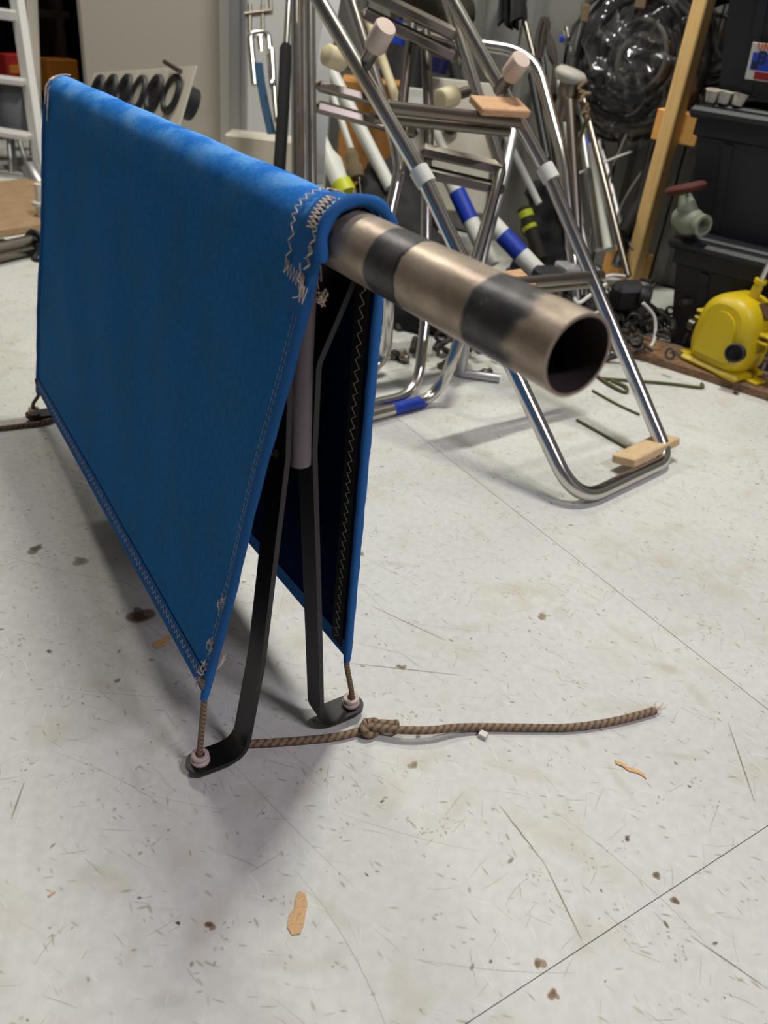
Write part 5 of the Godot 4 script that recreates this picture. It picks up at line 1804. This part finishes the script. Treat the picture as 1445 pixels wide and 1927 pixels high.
func lump(called: String, at: Vector3, balls: Array, m: Material, label: String, cat: String) -> void:
	# one soft surface wrapped round a few balls (surface nets)
	var lo: Vector3 = balls[0][0]
	var hi: Vector3 = balls[0][0]
	for q in balls:
		lo = lo.min(q[0] - Vector3.ONE * (q[1] + 0.03))
		hi = hi.max(q[0] + Vector3.ONE * (q[1] + 0.03))
	lo.y = maxf(lo.y, -0.02)
	var cell := 0.013
	var n := Vector3i(((hi - lo) / cell).ceil()) + Vector3i.ONE
	var nz := noise(called.hash() % 500, 9.0, 3)
	var val := PackedFloat32Array()
	val.resize(n.x * n.y * n.z)
	var i := 0
	for z in n.z:
		for y in n.y:
			for x in n.x:
				var p := lo + Vector3(x, y, z) * cell
				var d := 1e3
				for q in balls:
					var e: float = p.distance_to(q[0]) - q[1]
					var h := clampf(0.5 + 0.5 * (d - e) / 0.04, 0, 1)
					d = lerpf(d, e, h) - 0.04 * h * (1 - h)
				d += nz.get_noise_3dv(p) * 0.022
				if p.y < 0.002:
					d = maxf(d, 0.002 - p.y)
				val[i] = d
				i += 1
	var b := MB.new()
	var vid := {}
	var sx := 1
	var sy := n.x
	var sz := n.x * n.y
	for z in n.z - 1:
		for y in n.y - 1:
			for x in n.x - 1:
				var o := x + y * sy + z * sz
				var inside := 0
				var acc := Vector3.ZERO
				var cnt := 0
				for e in [[0, sx], [0, sy], [0, sz], [sx, sx + sy], [sx, sx + sz], [sy, sx + sy], [sy, sy + sz], [sz, sx + sz], [sz, sy + sz], [sx + sy, sx + sy + sz], [sx + sz, sx + sy + sz], [sy + sz, sx + sy + sz]]:
					var a := val[o + e[0]]
					var c := val[o + e[1]]
					if (a < 0) != (c < 0):
						var t := a / (a - c)
						var pa := Vector3(e[0] % sy, (e[0] / sy) % n.y, e[0] / sz)
						var pc := Vector3(e[1] % sy, (e[1] / sy) % n.y, e[1] / sz)
						acc += pa.lerp(pc, t)
						cnt += 1
				if cnt:
					vid[o] = lo + (Vector3(x, y, z) + acc / cnt) * cell
	var nrm := func(p: Vector3) -> Vector3:
		var g := (p - lo) / cell
		var c := Vector3i(clampi(int(g.x), 1, n.x - 3), clampi(int(g.y), 1, n.y - 3), clampi(int(g.z), 1, n.z - 3))
		var o: int = c.x + c.y * sy + c.z * sz
		return Vector3(val[o + 2 * sx] - val[o - sx], val[o + 2 * sy] - val[o - sy], val[o + 2 * sz] - val[o - sz]).normalized()
	for z in range(1, n.z - 1):
		for y in range(1, n.y - 1):
			for x in range(1, n.x - 1):
				var o := x + y * sy + z * sz
				for ax in [[sx, sy, sz], [sy, sz, sx], [sz, sx, sy]]:
					if (val[o] < 0) != (val[o + ax[0]] < 0):
						var q := [vid[o], vid[o - ax[1]], vid[o - ax[1] - ax[2]], vid[o - ax[2]]]
						var ns := []
						for w in q:
							ns.append(nrm.call(w))
						b.tri(q[0], q[1], q[2], ns[0], ns[1], ns[2])
						b.tri(q[0], q[2], q[3], ns[0], ns[2], ns[3])
	solo(called, at, b, m, label, cat)

# ---------------------------------------------------------------- poles leaning at the wall
func pole(px: Array, r: float, m: Material, label: String, group := "") -> MeshInstance3D:
	var b := MB.new()
	b.tube(px, r, 12)
	return solo("pole", px[-1], b, m, label, "pole", group)

func poles() -> void:
	var list := [
		[Vector3(1.9265, 0.5597, -2.0631), Vector3(1.85, 0.2126, -1.7747), 0.012, "aluminium", "grey metal pole just right of the rounded arch"],
		[Vector3(1.8509, 0.3793, -1.9038), Vector3(1.8285, 0.1525, -1.7142), 0.010, "white_plastic", "thin white pole between the arch and the disc topped post"],
		[Vector3(1.9905, 0.4257, -1.9859), Vector3(1.8955, 0.1472, -1.7205), 0.013, "aluminium", "grey pole under the tan knotted rope"],
		[Vector3(1.9349, 0.4148, -1.8717), Vector3(1.8667, 0.1669, -1.6546), 0.018, "white_plastic", "thick pale pole with its end beside the leaning ladder's right rail"],
		[Vector3(1.9357, 0.5302, -1.9609), Vector3(1.8395, 0.1259, -1.5403), 0.010, "dull_chrome", "thin steel pole crossing down to the small black case"],
		[Vector3(2.1164, 0.4471, -2.0583), Vector3(1.9883, 0.1483, -1.6988), 0.009, "aluminium", "thin grey pole nearest the pine post"],
		[Vector3(2.0921, 0.5831, -2.1814), Vector3(2.1032, 0.7371, -2.2934), 0.008, "dull_chrome", "thin steel rod hanging high on the wall above the disc topped post"],
		[Vector3(1.9148, 0.7106, -2.2616), Vector3(1.9145, 0.577, -2.1578), 0.008, "dull_chrome", "short bright rod behind the black jacket"],
		[Vector3(1.8193, 0.6131, -2.0357), Vector3(1.7482, 0.3414, -1.8021), 0.009, "dark_tube", "dark rod beside the arch's bright leg"],
		[Vector3(1.8972, 0.5616, -2.1582), Vector3(1.8453, 0.3539, -1.9607), 0.012, "dark_tube", "dark pole behind the right rubber tip"],
	]
	for q in list:
		var d: Vector3 = q[1] - q[0]
		var foot: Vector3 = q[1]
		if foot.y > 0.35:
			foot = q[1]
		pole([q[0], foot], q[2], M[q[3]], q[4])
	# blue band on the thin pole
	var t := pole([Vector3(2.0485, 0.6807, -2.2158), Vector3(1.9974, 0.3731, -1.9401), Vector3(1.9503, 0.1961, -1.7631)], 0.007, M.grey_cable, "slim grey pole with a long blue band before the wall")
	var b := MB.new()
	b.tube([Vector3(1.9895, 0.4118, -1.9613), Vector3(1.973, 0.3179, -1.8709)], 0.0085, 10)
	part("blue_band", b, M.blue_tape, t)
	# disc topped post with knotted rope
	var w := thing("winch_post", Vector3(1.8712, 0, -1.7313), "steel post with a pale round disc top and knotted tan rope", "post")
	b = MB.new()
	b.lathe([Vector2(0, -0.02), Vector2(0.036, -0.018), Vector2(0.045, -0.004), Vector2(0.045, 0.006), Vector2(0.036, 0.014), Vector2(0, 0.016)], axis(Vector3(1.7592, 0.5891, -1.8417), Vector3(0.1, 1, 0.25)), 24)
	part("disc", b, M.grey_disc, w)
	b = MB.new()
	b.lathe([Vector2(0.03, 0), Vector2(0.034, -0.03), Vector2(0.022, -0.05), Vector2(0.018, -0.10), Vector2(0, -0.10)], axis(Vector3(1.7574, 0.5771, -1.8337), Vector3(0, 1, 0)), 18)
	b.tube([Vector3(1.742, 0.5307, -1.8085), Vector3(1.6873, 0.254, -1.6321), Vector3(1.6528, 0.0855, -1.5255)], 0.014, 12)
	part("stem", b, M.dull_chrome, w)
	b = MB.new()
	rng.seed = 31
	var p := []
	for i in 16:
		p.append((Vector3(1.7548, 0.5665, -1.7837)).lerp(Vector3(1.7459, 0.4994, -1.7378), i / 15.0) + Vector3(rng.randfn(), rng.randfn(), rng.randfn()) * 0.009)
	p.append(Vector3(1.7517, 0.4613, -1.7476))
	p.append(Vector3(1.7508, 0.3665, -1.7471))
	b.tube(spline(p, 4), 0.005, 8)
	part("rope", b, M.tan_rope, w)
	# hank of brown rope on the wall
	b = MB.new()
	for k in 7:
		rng.seed = k
		var o := Vector3(rng.randfn(), rng.randfn(), 0) * 0.012
		b.tube(spline([Vector3(1.9983, 0.6884, -2.2575) + o, Vector3(1.9278, 0.6186, -2.1808) + o, Vector3(1.9117, 0.5233, -2.118) - o, Vector3(1.9248, 0.4848, -2.0787), Vector3(1.9561, 0.5552, -2.1112) + o, Vector3(1.9701, 0.637, -2.1649) - o, Vector3(2.0018, 0.6915, -2.2575) + o], 6), 0.007, 8)
	solo("rope_hank", Vector3(1.9613, 0.593, -2.166), b, M.brown_leather, "hank of dark brown rope hanging left of the cable coils", "rope")
	b = MB.new()
	b.box(Vector3(1.9996, 0.6631, -2.1642), Vector3(0.014, 0.02, 0.012), Basis(), 0.003)
	solo("blue_clip", Vector3(1.9996, 0.6631, -2.1642), b, M.bright_blue, "tiny blue clip on the wall beside the hank of rope", "clip")
	# lower dark webbing and wires under the coils
	for q in [[[Vector3(2.104, 0.4302, -1.7922), Vector3(2.0217, 0.2176, -1.729), Vector3(1.9536, 0.1049, -1.6898)], 0.016, "dark_cable", "black hose curving behind the pine post"],
		[[Vector3(2.0747, 0.4441, -1.8821), Vector3(1.9729, 0.2234, -1.841), Vector3(1.9002, 0.1215, -1.7553)], 0.005, "grey_cable", "thin grey cable falling from the coils to the floor"],
		[[Vector3(2.0931, 0.3877, -1.7815), Vector3(2.0109, 0.2366, -1.7806), Vector3(1.9801, 0.1572, -1.668)], 0.005, "grey_cable", "thin grey cable looping beside the pine post"],
		[[Vector3(1.903, 0.3214, -1.8944), Vector3(2.0084, 0.373, -1.8595), Vector3(2.1101, 0.3931, -1.8753)], 0.004, "white_plastic", "thin pale cord crossing the poles below the coils"],
		[[Vector3(2.0668, 0.3342, -1.7149), Vector3(2.0205, 0.2653, -1.7234), Vector3(1.9471, 0.1983, -1.6944)], 0.020, "black_cloth", "black strap folded behind the pine post"]]:
		b = MB.new()
		b.tube(spline(q[0], 8), q[1], 8)
		solo("loose_cable", q[0][0], b, M[q[2]], q[3], "cable")

func cable_coils() -> void:
	var c: Vector3 = Vector3(2.1191, 0.6459, -1.9421)
	var t := thing("cable_coil", c, "big coil of grey and black cable in clear plastic film on the wall", "cable coil")
	var nrm := (-RN + Vector3(0, 0.05, 0)).normalized()
	rng.seed = 19
	for k in 40:
		var tilt := (nrm + Vector3(rng.randfn(), rng.randfn() * 0.6, rng.randfn()) * 0.10).normalized()
		var x := axis(c + nrm * rng.randf_range(-0.012, 0.05) + Vector3(rng.randfn(), rng.randfn(), rng.randfn()) * 0.016, tilt)
		var b := MB.new()
		b.torus(x, rng.randf_range(0.07, 0.215), rng.randf_range(0.004, 0.009), 36, 6)
		part("cable_loop", b, M.grey_cable if k % 3 == 0 else M.dark_cable, t)
	# the dark bundle in the middle
	var b := MB.new()
	b.lathe([Vector2(0, -0.012), Vector2(0.12, -0.012), Vector2(0.17, -0.006), Vector2(0.17, 0.005), Vector2(0.1, 0.018), Vector2(0, 0.02)], axis(c - nrm * 0.02, nrm), 28)
	part("bundle", b, M.dark_cable, t)
	# crumpled film over the front
	b = MB.new()
	var nz := noise(61, 9.0, 3)
	var rows := []
	var bx := axis(c, nrm)
	for i in 15:
		var row := PackedVector3Array()
		for j in 41:
			var g := TAU * j / 40.0
			var r := 0.238 * sin(i / 14.0 * PI / 2)
			var p := Vector3(cos(g) * r, 0.085 * cos(i / 14.0 * PI / 2), sin(g) * r)
			p += Vector3(nz.get_noise_3dv(p * 3.0), nz.get_noise_3dv(p * 3.0 + Vector3(5, 0, 0)), nz.get_noise_3dv(p * 3.0 + Vector3(0, 7, 0))) * 0.05
			row.append(bx * p)
		rows.append(row)
	for row in rows:
		row[40] = row[0]
	b.grid(rows, -1.0, true)
	part("plastic_film", b, M.clear_film, t)
	b = MB.new()
	b.box(Vector3(1.9112, 0.7352, -1.9926), Vector3(0.022, 0.045, 0.01), frame(Vector3(1, 0, 0.5), Vector3(0.3, 1, 0)), 0.003)
	part("paper_tag", b, M.tan_rope, t)
	b = MB.new()
	b.box(Vector3(2.0325, 0.7756, -1.9086), Vector3(0.03, 0.03, 0.01), frame(Vector3(1, 0, 0.5), Vector3(0.3, 1, 0)), 0.003)
	part("paper_tag", b, M.tan_rope, t)
	# second, narrow coil behind the post
	var c2: Vector3 = Vector3(2.2129, 0.7092, -1.7575)
	t = thing("cable_coil", c2, "small coil of dark cable between the pine post and the upper bin", "cable coil")
	for k in 8:
		b = MB.new()
		var x := axis(c2 + Vector3(rng.randfn(), rng.randfn(), rng.randfn()) * 0.01, nrm)
		b.torus(x, 0.075 + 0.010 * k, 0.006, 36, 8)
		part("cable_loop", b, M.grey_cable if k % 2 else M.dark_cable, t)

# ---------------------------------------------------------------- small things on the floor
func floor_bits() -> void:
	var b := MB.new()
	# curled wood shaving / dry leaf in front
	var lf := [Vector2(-0.0065, -0.015), Vector2(0.0, -0.021), Vector2(0.007, -0.018), Vector2(0.0075, -0.008), Vector2(0.0065, 0.0), Vector2(0.0055, 0.010), Vector2(0.001, 0.019), Vector2(-0.0055, 0.021), Vector2(-0.007, 0.012), Vector2(-0.005, 0.004), Vector2(-0.0078, -0.004)]
	var at: Vector3 = Vector3(0.2215, 0, -0.3708)
	b.prism(lf, 0.0014, Transform3D(Basis(Vector3(0.72, 0.05, 0.69).normalized(), Vector3(0.69, 0.03, -0.72).normalized(), Vector3(0, 1, 0)), at + Vector3(0, 0.0006, 0)))
	solo("wood_chip", at, b, M.leaf_tan, "tan flake of wood lying alone in the nearest part of the floor", "wood chip")
	b = MB.new()
	at = Vector3(0.2324, 0, -0.7767)
	b.prism(lf, 0.0014, Transform3D(Basis(Vector3(0.3, 0.1, 0.95).normalized() * 0.9, Vector3(0.95, 0, -0.3).normalized() * 0.7, Vector3(0, 1, 0)), at + Vector3(0, 0.0006, 0)))
	solo("wood_chip", at, b, M.leaf_tan, "tan flake of wood in the shade under the blue canvas", "wood chip")
	b = MB.new()
	var pts := [Vector3(0.6267, 0.001, -0.3606), Vector3(0.6308, 0.0015, -0.3545), Vector3(0.6329, 0.001, -0.3462), Vector3(0.6403, 0.001, -0.3382), Vector3(0.6429, 0.001, -0.3284)]
	b.strap(spline(pts, 4), Vector3(-0.55, 0, 0.83), 0.0055, 0.0014)
	solo("wood_sliver", pts[0], b, M.leaf_tan, "thin tan wood sliver on the floor right of the rope", "wood sliver")
	b = MB.new()
	at = Vector3(0.5099, -0, -0.4632)
	b.box(at + Vector3(0, 0.003, 0), Vector3(0.009, 0.006, 0.010), Basis(Vector3.UP, 0.5), 0.0006)
	solo("white_chip", at, b, M.white_plastic, "small white plastic chip touching the loose rope", "chip")
	b = MB.new()
	at = Vector3(0.0315, 0, -0.495)
	b.box(at + Vector3(0, 0.0006, 0), Vector3(0.007, 0.0012, 0.002), Basis(Vector3.UP, 0.3), 0.0003)
	solo("wood_splinter", at, b, M.pale_wood, "tiny pale splinter on the near floor below the stand's left foot", "splinter")
	# thin olive wires on the floor by the plank
	for q in [[[Vector3(1.3843, 0.003, -1.1752), Vector3(1.3854, 0.003, -1.0998), Vector3(1.3948, 0.003, -1.0393)], 0.003, "straight dark rod on the floor nearest the end of the steel pipe"],
		[[Vector3(1.4556, 0.004, -1.2214), Vector3(1.537, 0.004, -1.1773), Vector3(1.6055, 0.004, -1.1374), Vector3(1.6661, 0.004, -1.0937), Vector3(1.6885, 0.004, -1.1088)], 0.004, "olive wire with a hooked end on the floor before the plank"],
		[[Vector3(1.2352, 0.003, -1.0709), Vector3(1.24, 0.003, -1.0038), Vector3(1.2448, 0.003, -0.9255)], 0.003, "thin dark rod lying behind the leaning ladder's pale step pad"],
		[[Vector3(1.4594, 0.004, -1.2433), Vector3(1.4472, 0.006, -1.1872), Vector3(1.4523, 0.004, -1.1398), Vector3(1.4761, 0.006, -1.1582), Vector3(1.4725, 0.004, -1.2026)], 0.004, "short olive wire loop on the floor behind the end of the pipe"]]:
		b = MB.new()
		b.tube(spline(q[0], 6), q[1], 8)
		solo("floor_wire", q[0][0], b, M.olive_wire, q[2], "wire")
